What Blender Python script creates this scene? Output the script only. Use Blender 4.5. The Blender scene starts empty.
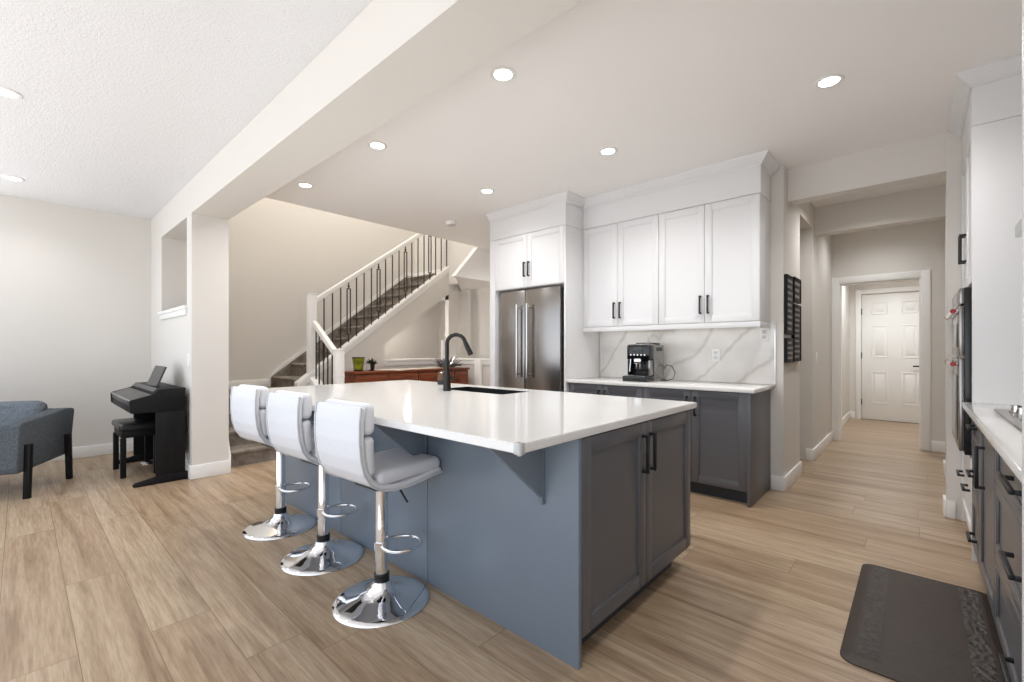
import bpy, bmesh, math, random
from mathutils import Vector, Matrix
random.seed(7)
SC = bpy.context.scene
COL = SC.collection
PI = math.pi

# ------------------------------------------------------------------ camera, world, exposure
CAMH = 1.2
cam_data = bpy.data.cameras.new('camera')
cam_data.sensor_width = 36.0
cam_data.lens = 446.68 / 1024 * 36.0
cam_data.shift_y = 8.55 / 1024
cam_data.clip_start = 0.02
cam = bpy.data.objects.new('camera', cam_data)
COL.objects.link(cam)
cam.location = (0, 0, CAMH)
cam.rotation_euler = (PI / 2, 0, 0.73719)
SC.camera = cam
SC.view_settings.view_transform = 'Standard'
SC.view_settings.look = 'None'
SC.view_settings.gamma = 1.0
SC.view_settings.use_curve_mapping = False
SC.view_settings.exposure = 0.76

world = bpy.data.worlds.new('sky')
SC.world = world
world.use_nodes = True
_wn, _wl = world.node_tree.nodes, world.node_tree.links
_bg = _wn['Background']
_bg.inputs[1].default_value = 1.0
# bright overcast sky, lower half brightened to throw added light up at the ceilings
_tc = _wn.new('ShaderNodeTexCoord')
_sx = _wn.new('ShaderNodeSeparateXYZ')
_mr = _wn.new('ShaderNodeMapRange')
_mr.inputs['From Min'].default_value = -0.75
_mr.inputs['From Max'].default_value = 0.25
_wr = _wn.new('ShaderNodeValToRGB')
_wr.color_ramp.elements[0].position = 0.0
_wr.color_ramp.elements[0].color = (1.75, 1.72, 1.68, 1)
_wr.color_ramp.elements[1].position = 1.0
_wr.color_ramp.elements[1].color = (0.80, 0.88, 1.0, 1)
_wl.new(_tc.outputs['Generated'], _sx.inputs[0])
_wl.new(_sx.outputs[2], _mr.inputs[0])
_wl.new(_mr.outputs[0], _wr.inputs[0])
_wl.new(_wr.outputs[0], _bg.inputs[0])
SC.cycles.max_bounces = 20
SC.cycles.diffuse_bounces = 14
SC.cycles.glossy_bounces = 6

P_WINDOW = 1.5      # overall strength of the daylight behind the windows
P_LAMP = 2.0        # overall strength of the ceiling lamps


def area_light(name, loc, rot, sx, sy, power, color):
    d = bpy.data.lights.new(name, 'AREA')
    d.shape = 'RECTANGLE'
    d.size, d.size_y = sx, sy
    d.energy = power
    d.color = color
    o = bpy.data.objects.new(name, d)
    COL.objects.link(o)
    o.location = loc
    o.rotation_euler = rot
    return o


BACKY = -0.9      # the room is open to the daylight behind the camera
area_light('stairwell_daylight', (-6.0, 3.0, 5.15), (0, 0, 0), 1.4, 2.2, 25 * P_WINDOW, (1.0, 0.97, 0.93))


# ------------------------------------------------------------------ materials
def lin(c):
    c = c / 255.0
    return c / 12.92 if c <= 0.04045 else ((c + 0.055) / 1.055) ** 2.4


def rgb(r, g, b):
    return (lin(r), lin(g), lin(b), 1)


def mat(name, col, rough=0.5, metal=0.0, spec=0.5, coat=0.0, emit=None, estr=0.0):
    m = bpy.data.materials.new(name)
    m.use_nodes = True
    b = m.node_tree.nodes['Principled BSDF']
    b.inputs['Base Color'].default_value = col
    b.inputs['Roughness'].default_value = rough
    b.inputs['Metallic'].default_value = metal
    b.inputs['Specular IOR Level'].default_value = spec
    b.inputs['Coat Weight'].default_value = coat
    if emit:
        b.inputs['Emission Color'].default_value = emit
        b.inputs['Emission Strength'].default_value = estr
    return m


def nodes(m):
    return m.node_tree.nodes, m.node_tree.links, m.node_tree.nodes['Principled BSDF']


def coords(m, scale=(1, 1, 1), kind='Object', loc=(0, 0, 0), rot=(0, 0, 0)):
    N, L, b = nodes(m)
    tc = N.new('ShaderNodeTexCoord')
    mp = N.new('ShaderNodeMapping')
    mp.inputs['Scale'].default_value = scale
    mp.inputs['Location'].default_value = loc
    mp.inputs['Rotation'].default_value = rot
    L.new(tc.outputs[kind], mp.inputs['Vector'])
    return mp.outputs['Vector']


def noise(m, vec, scale, detail=4, rough=0.5, dist=0.0):
    N, L, b = nodes(m)
    n = N.new('ShaderNodeTexNoise')
    n.inputs['Scale'].default_value = scale
    n.inputs['Detail'].default_value = detail
    n.inputs['Roughness'].default_value = rough
    n.inputs['Distortion'].default_value = dist
    L.new(vec, n.inputs['Vector'])
    return n.outputs['Fac']


def ramp(m, fac, stops):
    N, L, b = nodes(m)
    r = N.new('ShaderNodeValToRGB')
    e = r.color_ramp.elements
    e[0].position, e[0].color = stops[0]
    e[1].position, e[1].color = stops[-1]
    for p, c in stops[1:-1]:
        x = e.new(p)
        x.color = c
    L.new(fac, r.inputs['Fac'])
    return r.outputs['Color']


def bump(m, fac, strength, dist=0.01):
    N, L, b = nodes(m)
    n = N.new('ShaderNodeBump')
    n.inputs['Strength'].default_value = strength
    n.inputs['Distance'].default_value = dist
    L.new(fac, n.inputs['Height'])
    L.new(n.outputs['Normal'], b.inputs['Normal'])


def mixc(m, a, b_, fac, mode='MIX'):
    N, L, b = nodes(m)
    n = N.new('ShaderNodeMix')
    n.data_type = 'RGBA'
    n.blend_type = mode
    for s, v in ((n.inputs[0], fac), (n.inputs[6], a), (n.inputs[7], b_)):
        if hasattr(v, 'is_output') or isinstance(v, bpy.types.NodeSocket):
            L.new(v, s)
        else:
            s.default_value = v
    return n.outputs[2]


def setcol(m, sock):
    N, L, b = nodes(m)
    L.new(sock, b.inputs['Base Color'])


M = {}
M['wall'] = mat('wall_paint', rgb(217, 213, 207), 0.75, spec=0.25)
bump(M['wall'], noise(M['wall'], coords(M['wall']), 160, 3), 0.05, 0.002)
M['ceiling'] = mat('ceiling_paint', rgb(243, 241, 239), 0.85, spec=0.15)
M['popcorn'] = mat('textured_ceiling', rgb(226, 226, 228), 0.9, spec=0.1)
bump(M['popcorn'], noise(M['popcorn'], coords(M['popcorn']), 85, 3, 0.6), 0.55, 0.010)
M['trim'] = mat('white_trim', rgb(236, 235, 232), 0.4, spec=0.4)
M['cab_white'] = mat('white_cabinet', rgb(226, 226, 227), 0.35, spec=0.4)
M['cab_grey'] = mat('slate_grey_cabinet', rgb(95, 95, 99), 0.32, spec=0.45)
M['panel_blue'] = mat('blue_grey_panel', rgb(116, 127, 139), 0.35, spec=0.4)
M['toe'] = mat('toe_kick_grey', rgb(58, 62, 70), 0.5)
M['quartz'] = mat('white_quartz', rgb(234, 233, 231), 0.09, spec=0.5)
setcol(M['quartz'], ramp(M['quartz'], noise(M['quartz'], coords(M['quartz']), 380, 2), [(0.35, rgb(226, 225, 223)), (0.6, rgb(236, 235, 233))]))
M['chrome'] = mat('chrome', (0.86, 0.87, 0.89, 1), 0.04, 1.0)
M['steel'] = mat('brushed_steel', (0.36, 0.345, 0.335, 1), 0.24, 1.0)
_f = noise(M['steel'], coords(M['steel'], (220, 220, 1.2)), 1.0, 2)
bump(M['steel'], _f, 0.04, 0.002)
M['steel_light'] = mat('bright_steel', (0.66, 0.65, 0.64, 1), 0.18, 1.0)
M['black_metal'] = mat('black_metal', (0.012, 0.012, 0.013, 1), 0.38, spec=0.4)
M['bronze'] = mat('dark_bronze', (0.012, 0.010, 0.009, 1), 0.2, 0.25, spec=0.5)
M['sink'] = mat('black_composite', (0.008, 0.008, 0.009, 1), 0.6, spec=0.2)
M['iron'] = mat('black_iron', (0.014, 0.013, 0.013, 1), 0.5)
M['leather'] = mat('white_leatherette', rgb(222, 224, 229), 0.42, spec=0.4)
bump(M['leather'], noise(M['leather'], coords(M['leather']), 22, 3), 0.12, 0.02)
M['piping'] = mat('grey_white_edge', rgb(205, 207, 210), 0.4)
M['black_wood'] = mat('black_wood', (0.008, 0.008, 0.009, 1), 0.5, spec=0.18)
setcol(M['black_wood'], ramp(M['black_wood'], noise(M['black_wood'], coords(M['black_wood'], (40, 40, 2)), 1.5), [(0.3, (0.006, 0.006, 0.007, 1)), (0.7, (0.011, 0.0105, 0.011, 1))]))
M['black_vinyl'] = mat('black_vinyl', (0.016, 0.017, 0.018, 1), 0.3, spec=0.5)
M['black_plastic'] = mat('black_plastic', (0.012, 0.012, 0.013, 1), 0.22, spec=0.5)
M['dark_glass'] = mat('dark_glass', (0.004, 0.004, 0.005, 1), 0.05, spec=0.6)
M['grey_lid'] = mat('dark_grey_satin', (0.05, 0.05, 0.053, 1), 0.35)
M['plate'] = mat('white_plastic', rgb(238, 238, 236), 0.35)
M['lamp'] = mat('lamp_glow', (1, 1, 1, 1), 0.5, emit=(1.0, 0.96, 0.90, 1), estr=12.0)
M['letter'] = mat('pale_lettering', rgb(150, 146, 138), 0.6)
M['strip'] = mat('strip_glow', (1, 1, 1, 1), 0.5, emit=(1.0, 0.96, 0.90, 1), estr=2.0)
M['red'] = mat('red_enamel', rgb(150, 40, 45), 0.3)
M['candle'] = mat('candle_wax', rgb(238, 236, 230), 0.5)
M['silver'] = mat('silver_leaf', (0.62, 0.62, 0.64, 1), 0.25, 0.9)
M['leaf'] = mat('green_leaf', rgb(52, 66, 38), 0.6)
M['soil'] = mat('dark_soil', rgb(40, 32, 26), 0.9)
M['guard'] = mat('clear_plastic', rgb(240, 240, 240), 0.08, spec=0.5)
M['guard'].node_tree.nodes['Principled BSDF'].inputs['Transmission Weight'].default_value = 0.5
M['green_glass'] = mat('green_glass', rgb(150, 158, 30), 0.08, spec=0.6)
setcol(M['green_glass'], ramp(M['green_glass'], noise(M['green_glass'], coords(M['green_glass'], (1, 1, 1)), 14), [(0.3, rgb(88, 92, 20)), (0.7, rgb(178, 184, 44))]))
M['green_glass'].node_tree.nodes['Principled BSDF'].inputs['Transmission Weight'].default_value = 0.25
M['amber'] = mat('amber_glass', rgb(92, 62, 34), 0.1, spec=0.6)
M['runner'] = mat('beige_cloth', rgb(206, 196, 178), 0.9)

# wood plank floor: boards run along X, 0.218 m wide
m = mat('oak_planks', rgb(190, 165, 135), 0.34, spec=0.4)
N, L, b = nodes(m)
v0 = coords(m, loc=(0.31, -0.154, 0))
s0_ = N.new('ShaderNodeSeparateXYZ')
L.new(v0, s0_.inputs[0])
rw = N.new('ShaderNodeMath')
rw.operation = 'DIVIDE'
rw.inputs[1].default_value = 0.218
L.new(s0_.outputs[1], rw.inputs[0])
rf = N.new('ShaderNodeMath')
rf.operation = 'FLOOR'
L.new(rw.outputs[0], rf.inputs[0])
wn_ = N.new('ShaderNodeTexWhiteNoise')
wn_.noise_dimensions = '1D'
L.new(rf.outputs[0], wn_.inputs['W'])
of = N.new('ShaderNodeMath')
of.operation = 'MULTIPLY_ADD'
of.inputs[1].default_value = 1.83
L.new(wn_.outputs['Value'], of.inputs[0])
L.new(s0_.outputs[0], of.inputs[2])
cv = N.new('ShaderNodeCombineXYZ')
L.new(of.outputs[0], cv.inputs[0])
L.new(s0_.outputs[1], cv.inputs[1])
v = cv.outputs[0]
br = N.new('ShaderNodeTexBrick')
br.offset = 0.0
br.offset_frequency = 2
br.inputs['Scale'].default_value = 1.0
br.inputs['Brick Width'].default_value = 1.83
br.inputs['Row Height'].default_value = 0.218
br.inputs['Mortar Size'].default_value = 0.0016
br.inputs['Mortar Smooth'].default_value = 0.2
br.inputs['Bias'].default_value = 0.0
br.inputs['Color1'].default_value = (0.0, 0.0, 0.0, 1)
br.inputs['Color2'].default_value = (1, 1, 1, 1)
br.inputs['Mortar'].default_value = (0.5, 0.5, 0.5, 1)
L.new(v, br.inputs['Vector'])
# grain: shift along X for each board, stretched noise
sep = N.new('ShaderNodeSeparateXYZ')
L.new(v, sep.inputs[0])
comb = N.new('ShaderNodeCombineXYZ')
ma = N.new('ShaderNodeMath')
ma.operation = 'MULTIPLY'
ma.inputs[1].default_value = 0.85
L.new(sep.outputs[0], ma.inputs[0])
mb_ = N.new('ShaderNodeMath')
mb_.operation = 'MULTIPLY'
mb_.inputs[1].default_value = 15.0
L.new(sep.outputs[1], mb_.inputs[0])
mc = N.new('ShaderNodeMath')
mc.operation = 'MULTIPLY'
mc.inputs[1].default_value = 9.0
L.new(br.outputs['Color'], mc.inputs[0])
L.new(ma.outputs[0], comb.inputs[0])
L.new(mb_.outputs[0], comb.inputs[1])
L.new(mc.outputs[0], comb.inputs[2])
g1 = noise(m, comb.outputs[0], 1.0, 6, 0.62, 0.6)
g2 = noise(m, comb.outputs[0], 7.0, 6, 0.7)
gcol = ramp(m, g1, [(0.28, rgb(143, 120, 96)), (0.45, rgb(176, 154, 129)), (0.62, rgb(194, 174, 149)), (0.78, rgb(163, 140, 115))])
fine = ramp(m, g2, [(0.32, rgb(196, 184, 172)), (0.6, rgb(255, 255, 255))])
c1 = mixc(m, gcol, fine, 0.65, 'MULTIPLY')
tint = ramp(m, br.outputs['Color'], [(0.0, rgb(236, 229, 222)), (1.0, rgb(255, 255, 254))])
c2 = mixc(m, c1, tint, 1.0, 'MULTIPLY')
c3 = mixc(m, c2, rgb(120, 98, 74), br.outputs['Fac'])
setcol(m, c3)
bump(m, br.outputs['Fac'], -0.25, 0.002)
M['floor'] = m

# marble backsplash
m = mat('marble_tile', rgb(236, 234, 231), 0.05, spec=0.5)
N, L, b = nodes(m)
v = coords(m, (1, 1, 1), rot=(0, -0.75, 0))
w = N.new('ShaderNodeTexWave')
w.inputs['Scale'].default_value = 1.1
w.inputs['Distortion'].default_value = 6.0
w.inputs['Detail'].default_value = 4.0
w.inputs['Detail Scale'].default_value = 1.4
L.new(v, w.inputs['Vector'])
veins = ramp(m, w.outputs['Fac'], [(0.0, rgb(208, 205, 201)), (0.02, rgb(221, 219, 216)), (0.09, rgb(232, 231, 229))])
cl = noise(m, v, 2.2, 4)
cloud = ramp(m, cl, [(0.3, rgb(232, 229, 226)), (0.7, rgb(255, 255, 255))])
setcol(m, mixc(m, veins, cloud, 1.0, 'MULTIPLY'))
M['marble'] = m

# carpet
m = mat('brown_grey_carpet', rgb(120, 108, 95), 0.95, spec=0.05)
v = coords(m)
setcol(m, mixc(m, ramp(m, noise(m, v, 9, 4), [(0.3, rgb(138, 127, 116)), (0.7, rgb(188, 178, 167))]),
               ramp(m, noise(m, v, 230, 3), [(0.3, rgb(150, 150, 150)), (0.7, rgb(255, 255, 255))]), 0.8, 'MULTIPLY'))
bump(m, noise(m, v, 260, 3), 0.9, 0.01)
M['carpet'] = m

# tweed upholstery
m = mat('blue_grey_tweed', rgb(96, 106, 116), 0.95, spec=0.08)
v = coords(m)
setcol(m, ramp(m, noise(m, v, 240, 3, 0.7), [(0.35, rgb(50, 53, 57)), (0.5, rgb(86, 91, 96)), (0.68, rgb(124, 131, 138))]))
bump(m, noise(m, v, 300, 2), 0.7, 0.006)
M['tweed'] = m
m = mat('blue_grey_cushion', rgb(104, 118, 132), 0.9, spec=0.1)
v = coords(m)
setcol(m, ramp(m, noise(m, v, 120, 3, 0.7), [(0.35, rgb(88, 94, 101)), (0.7, rgb(124, 131, 139))]))
bump(m, noise(m, coords(m, (1, 1, 1)), 7, 2, 0.4, 1.0), 0.7, 0.06)
M['cushion'] = m

# red brown wood
m = mat('reddish_wood', rgb(110, 55, 32), 0.3, spec=0.4)
v = coords(m, (6, 1.2, 18))
setcol(m, ramp(m, noise(m, v, 2.2, 5, 0.6, 0.8), [(0.3, rgb(70, 33, 20)), (0.55, rgb(122, 60, 32)), (0.75, rgb(150, 82, 44))]))
M['redwood'] = m

# brown anti fatigue mat
m = mat('brown_foam_mat', rgb(66, 58, 54), 0.5, spec=0.35)
v = coords(m)
setcol(m, ramp(m, noise(m, v, 60, 3), [(0.3, rgb(54, 44, 39)), (0.7, rgb(64, 54, 48))]))
bump(m, noise(m, v, 140, 2), 0.3, 0.003)
M['mat'] = m
m = mat('embossed_brown_border', rgb(52, 46, 43), 0.45, spec=0.4)
v = coords(m)
N, L, b = nodes(m)
vo = N.new('ShaderNodeTexVoronoi')
vo.inputs['Scale'].default_value = 55
L.new(v, vo.inputs['Vector'])
setcol(m, ramp(m, vo.outputs['Distance'], [(0.2, rgb(36, 31, 28)), (0.6, rgb(66, 59, 55))]))
bump(m, vo.outputs['Distance'], 0.8, 0.006)
M['mat_border'] = m


# ------------------------------------------------------------------ mesh builder
class MB:
    def __init__(self):
        self.bm = bmesh.new()

    def box(self, x0, x1, y0, y1, z0, z1, r=0.0, seg=2, mtx=None):
        g = bmesh.ops.create_cube(self.bm, size=1.0)
        vs = g['verts']
        for q in vs:
            q.co = Vector(((x0 + x1) / 2 + q.co.x * (x1 - x0), (y0 + y1) / 2 + q.co.y * (y1 - y0), (z0 + z1) / 2 + q.co.z * (z1 - z0)))
        if mtx:
            for q in vs:
                q.co = mtx @ q.co
        if r > 0:
            es = list({e for q in vs for e in q.link_edges})
            bmesh.ops.bevel(self.bm, geom=es, offset=r, segments=seg, affect='EDGES', profile=0.5, clamp_overlap=True)
        return self

    def prism(self, pts, axis, a, b, r=0.0, seg=2, cut=None):
        """pts: 2D outline; axis 'x': (y,z), 'y': (x,z), 'z': (x,y); extruded from a to b"""
        def mk(p, t):
            return {'x': (t, p[0], p[1]), 'y': (p[0], t, p[1]), 'z': (p[0], p[1], t)}[axis]
        n = len(pts)
        A = [self.bm.verts.new(mk(p, a)) for p in pts]
        B = [self.bm.verts.new(mk(p, b)) for p in pts]
        fs = [self.bm.faces.new(A), self.bm.faces.new(B)]
        for i in range(n):
            fs.append(self.bm.faces.new((A[i], A[(i + 1) % n], B[(i + 1) % n], B[i])))
        bmesh.ops.recalc_face_normals(self.bm, faces=fs)
        if r > 0:
            es = list({e for f in fs for e in f.edges})
            bmesh.ops.bevel(self.bm, geom=es, offset=r, segments=seg, affect='EDGES', profile=0.5, clamp_overlap=True)
        return self

    def bar(self, p0, p1, w, h, up=(0, 0, 1), r=0.0):
        """rectangular bar from p0 to p1, w across, h along up"""
        p0, p1 = Vector(p0), Vector(p1)
        d = (p1 - p0)
        ln = d.length
        d.normalize()
        u = Vector(up)
        s = d.cross(u)
        s.normalize()
        u = s.cross(d)
        mt = Matrix(((d.x, s.x, u.x, 0), (d.y, s.y, u.y, 0), (d.z, s.z, u.z, 0), (0, 0, 0, 1)))
        mt.translation = (p0 + p1) / 2
        return self.box(-ln / 2, ln / 2, -w / 2, w / 2, -h / 2, h / 2, r, 2, mt)

    def lathe(self, prof, c=(0, 0, 0), seg=32, axis=(0, 0, 1)):
        ax = Vector(axis).normalized()
        q = Vector((0, 0, 1)).rotation_difference(ax)
        c = Vector(c)
        rings = []
        for r, z in prof:
            if r < 1e-6:
                rings.append([self.bm.verts.new(c + q @ Vector((0, 0, z)))])
            else:
                rings.append([self.bm.verts.new(c + q @ Vector((r * math.cos(2 * PI * i / seg), r * math.sin(2 * PI * i / seg), z))) for i in range(seg)])
        fs = []
        for A, B in zip(rings, rings[1:]):
            for i in range(seg):
                j = (i + 1) % seg
                if len(A) == 1 and len(B) == 1:
                    continue
                if len(A) == 1:
                    fs.append(self.bm.faces.new((A[0], B[j], B[i])))
                elif len(B) == 1:
                    fs.append(self.bm.faces.new((A[i], A[j], B[0])))
                else:
                    fs.append(self.bm.faces.new((A[i], A[j], B[j], B[i])))
        for k in (0, -1):
            if len(rings[k]) > 1:
                fs.append(self.bm.faces.new(rings[k]))
        bmesh.ops.recalc_face_normals(self.bm, faces=fs)
        return self

    def cyl(self, p0, p1, r0, r1=None, seg=16):
        p0, p1 = Vector(p0), Vector(p1)
        r1 = r0 if r1 is None else r1
        return self.lathe([(r0, 0), (r1, (p1 - p0).length)], p0, seg, p1 - p0)

    def tube(self, pts, r, seg=10, closed=False, radii=None):
        pts = [Vector(p) for p in pts]
        n = len(pts)
        rings = []
        prev = None
        for i, p in enumerate(pts):
            if closed:
                d = pts[(i + 1) % n] - pts[i - 1]
            else:
                d = pts[min(i + 1, n - 1)] - pts[max(i - 1, 0)]
            d.normalize()
            if prev is None:
                u = Vector((0, 0, 1)) if abs(d.z) < 0.9 else Vector((1, 0, 0))
            else:
                u = prev
            s = d.cross(u).normalized()
            u = s.cross(d).normalized()
            prev = u
            rr = radii[i] if radii else r
            rings.append([self.bm.verts.new(p + s * rr * math.cos(2 * PI * k / seg) + u * rr * math.sin(2 * PI * k / seg)) for k in range(seg)])
        fs = []
        prs = list(zip(rings, rings[1:])) + ([(rings[-1], rings[0])] if closed else [])
        for A, B in prs:
            for k in range(seg):
                j = (k + 1) % seg
                fs.append(self.bm.faces.new((A[k], A[j], B[j], B[k])))
        if not closed:
            fs.append(self.bm.faces.new(rings[0]))
            fs.append(self.bm.faces.new(rings[-1]))
        bmesh.ops.recalc_face_normals(self.bm, faces=fs)
        return self

    def build(self, name, material, parent=None, org=(0, 0, 0), angle=38, subsurf=0):
        me = bpy.data.meshes.new(name)
        o_ = Vector(org)
        if o_.length:
            for q in self.bm.verts:
                q.co -= o_
        self.bm.to_mesh(me)
        self.bm.free()
        me.materials.append(material)
        me.polygons.foreach_set('use_smooth', [True] * len(me.polygons))
        me.set_sharp_from_angle(angle=math.radians(angle))
        o = bpy.data.objects.new(name, me)
        COL.objects.link(o)
        if parent is not None:
            o.parent = parent
        else:
            o.location = o_
        if subsurf:
            s = o.modifiers.new('subsurf', 'SUBSURF')
            s.levels = s.render_levels = subsurf
        return o


class Thing:
    """an Empty at the base of a thing; parts are built in world coordinates"""
    def __init__(self, name, label, cat, org=(0, 0, 0), group=None):
        self.org = Vector(org)
        self.root = bpy.data.objects.new(name, None)
        COL.objects.link(self.root)
        self.root.location = self.org
        self.root.empty_display_size = 0.1
        tag(self.root, label, cat, group)

    def part(self, name, mb, material, parent=None, angle=38, label=None, subsurf=0):
        o = mb.build(name, material, parent or self.root, self.org, angle, subsurf)
        if label:
            o['label'] = label
        return o


def tag(o, label, cat, group=None):
    o['label'] = label
    o['category'] = cat
    if group:
        o['group'] = group
    return o


def single(name, mb, material, label, cat, group=None, org=(0, 0, 0), angle=38):
    return tag(mb.build(name, material, None, org, angle), label, cat, group)


def struct(name, mb, material, parent=None, angle=38):
    o = mb.build(name, material, parent, (0, 0, 0), angle)
    if parent is None:
        o['kind'] = 'structure'
    return o


def copy_tree(root, loc, rotz=0.0):
    r = root.copy()
    COL.objects.link(r)
    r.location = loc
    r.rotation_euler = (0, 0, rotz)
    for ch in list(root.children):
        c = ch.copy()
        COL.objects.link(c)
        c.parent = r
        for g in list(ch.children):
            d = g.copy()
            COL.objects.link(d)
            d.parent = c
    return r


# ------------------------------------------------------------------ the setting
CZ = 2.77
LX = -6.87      # left wall
RX = 0.85       # kitchen right wall
WY = 4.345      # cabinet wall
SX_ = -5.9
BY0, BY1 = 1.067, 1.367   # piano wall and beam
T = 0.15

struct('floor', MB().box(LX - .1, 2.2, BACKY - .1, 10.0, -0.12, 0.0), M['floor'])
# ceilings
struct('ceiling', MB().box(-4.985, 2.2, BY1, 10.0, CZ, CZ + .3).box(-4.985, RX, BY0, BY1, CZ, CZ + .3), M['ceiling'])
struct('ceiling', MB().box(LX - .1, RX + .1, BACKY - .1, BY0, CZ, CZ + .3), M['popcorn'])
struct('ceiling', MB().box(LX - .1, -4.985, BY0, 5.6, 5.3, 5.4), M['ceiling'])
struct('trim_1', MB().box(-4.97, RX, BY0, BY1, 2.465, CZ - .001), M['wall']).name = 'ceiling_beam'


def wall_with_hole(name, axis, a, b, u0, u1, z0, z1, holes, material):
    """wall between a and b across its thickness, along u, with rectangular holes (u0,u1,z0,z1)"""
    mb = MB()

    def put(x0, x1, y0, y1):
        if x1 - x0 < 1e-4 or y1 - y0 < 1e-4:
            return
        if axis == 'x':
            mb.box(a, b, x0, x1, y0, y1)
        else:
            mb.box(x0, x1, a, b, y0, y1)
    us = sorted({u0, u1} | {h[0] for h in holes} | {h[1] for h in holes})
    for p, q in zip(us, us[1:]):
        hs = sorted([h for h in holes if h[0] <= p + 1e-6 and h[1] >= q - 1e-6], key=lambda h: h[2])
        z = z0
        for h in hs:
            put(p, q, z, h[2])
            z = h[3]
        put(p, q, z, z1)
    bmesh.ops.remove_doubles(mb.bm, verts=mb.bm.verts, dist=1e-5)
    return struct(name, mb, material)


struct('wall_left', MB().box(LX - T, LX, -0.42, 5.6, 0, 5.3), M['wall'])
struct('wall_right', MB().box(RX, RX + T, BACKY - .1, 4.46, 0, CZ), M['wall'])
wall_with_hole('wall_piano', 'y', BY0, BY1, LX, -4.97, 0, 5.3, [(-6.28, -5.15, 1.62, 2.462)], M['wall'])
struct('wall_upper', MB().box(-4.985, -4.9, BY0, 5.6, CZ + .3, 5.3), M['wall'])
struct('wall_stair', MB().box(LX, -3.3, 5.45, 5.6, 0, 5.3).box(LX, SX_, 4.90, 5.0, 2.05, 5.3).box(SX_, -5.081, 4.90, 5.0, 2.302, 5.3), M['wall'])
# block that carries the fridge, cabinets and backsplash
struct('wall_kitchen', MB().box(-3.7, -0.84, WY, 5.05, 0, CZ), M['wall'])
struct('wall_passage', MB().box(-3.3, -0.84, 5.75, 5.9, 0, CZ).box(-3.3, -3.2, 5.05, 5.75, 0, CZ)
       .box(-3.2, -0.84, 5.05, 5.75, 2.51, CZ), M['wall'])
struct('wall_hall', MB().box(-1.0, -0.84, 5.9, 7.24, 0, CZ), M['wall'])
struct('wall_stub', MB().box(0.154, RX + T, 4.46, 4.60, 0, CZ), M['wall'])
struct('wall_stub_far', MB().box(0.20, RX + T, 5.9, 6.05, 0, CZ), M['wall']).name = 'wall_far'
struct('trim_2', MB().box(-0.84, 0.154, 4.50, 4.64, 2.49, CZ), M['wall']).name = 'hall_beam'
struct('trim_2', MB().box(-0.84, 0.20, 5.9, 6.05, 2.47, CZ), M['wall']).name = 'hall_beam'
struct('wall_side', MB().box(RX, RX + T, 4.6, 9.9, 0, CZ), M['wall'])
wall_with_hole('wall_mudroom', 'y', 7.24, 7.36, -1.0, RX, 0, CZ, [(-0.76, 0.03, 0, 2.06)], M['wall'])
struct('wall_mudroom_left', MB().box(-1.03, -0.88, 7.36, 9.9, 0, CZ), M['wall']).name = 'wall_mudroom'
for _a in ((-0.88, -0.72, 0, CZ), (0.12, RX, 0, CZ), (-0.72, 0.12, 2.15, CZ)):
    struct('wall_end', MB().box(_a[0], _a[1], 9.74, 9.815, _a[2], _a[3]), M['wall'])
struct('wall_light_stop', MB().box(-0.88, RX, 9.816, 9.95, 0, CZ), M['wall'])  # added slab behind the door, stops outside light leaking through its gaps
# sloped bulkhead beside the stair top and its soffit
struct('wall_bulkhead', MB().prism([(4.256, 2.27), (4.716, 2.77), (5.449, 2.77), (5.449, 2.27)], 'x', -5.08, -4.985)
       .prism([(-5.079, 4.345), (-6.2, 5.449), (-5.079, 5.449)], 'z', 2.271, 2.30), M['ceiling'])


def base_board(name, segs, h=0.125, t=0.016):
    """segs: boxes along walls ((x0,x1,y0,y1))"""
    mb = MB()
    for x0, x1, y0, y1 in segs:
        mb.box(x0, x1, y0, y1, 0.0, h, 0.004, 2)
    return struct(name, mb, M['trim'])


base_board('baseboard_left', [(LX, LX + .016, -0.42, BY0)])
base_board('baseboard_piano', [(LX + .016, -4.97, BY0 - .016, BY0), (-4.97, -4.954, BY0 - .016, BY1 + .016)])
base_board('baseboard_hall', [(-0.935, -0.824, WY - .016, WY), (-0.84, -0.824, WY, 5.066), (-0.9, -0.84, 5.05, 5.066),
                              (-0.9, -0.824, 5.734, 5.75), (-0.84, -0.824, 5.75, 7.224), (0.138, 0.154, 4.444, 4.61),
                              (0.154, 0.20, 4.444, 4.46), (0.184, 0.2, 5.884, 6.05), (0.2, 0.3, 5.884, 5.9), (0.12, RX, 7.224, 7.24),
                              (-0.88, -0.864, 7.36, 9.724), (-0.864, -0.80, 9.724, 9.74)])


def casing(name, x0, x1, y, z1, w=0.085, t=0.018, sill=None):
    mb = MB()
    mb.box(x0 - w, x0, y - t, y, 0, z1 + w, .004).box(x1, x1 + w, y - t, y, 0, z1 + w, .004).box(x0, x1, y - t, y, z1, z1 + w, .004)
    return struct(name, mb, M['trim'])


casing('trim_1', -0.76, 0.03, 7.24, 2.06)
struct('trim_2', MB().box(-0.76, -0.745, 7.241, 7.36, 0, 2.06).box(0.015, 0.03, 7.241, 7.36, 0, 2.06).box(-0.745, 0.015, 7.241, 7.36, 2.045, 2.06), M['trim'])
casing('trim_3', -0.72, 0.12, 9.74, 2.15, 0.075)
# niche sill
struct('trim_4', MB().box(-6.31, -5.12, BY0 - .03, BY1 + .03, 1.585, 1.62, .004).box(-6.29, -5.14, BY0 - .018, BY0, 1.53, 1.585, .003), M['trim'])

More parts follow.
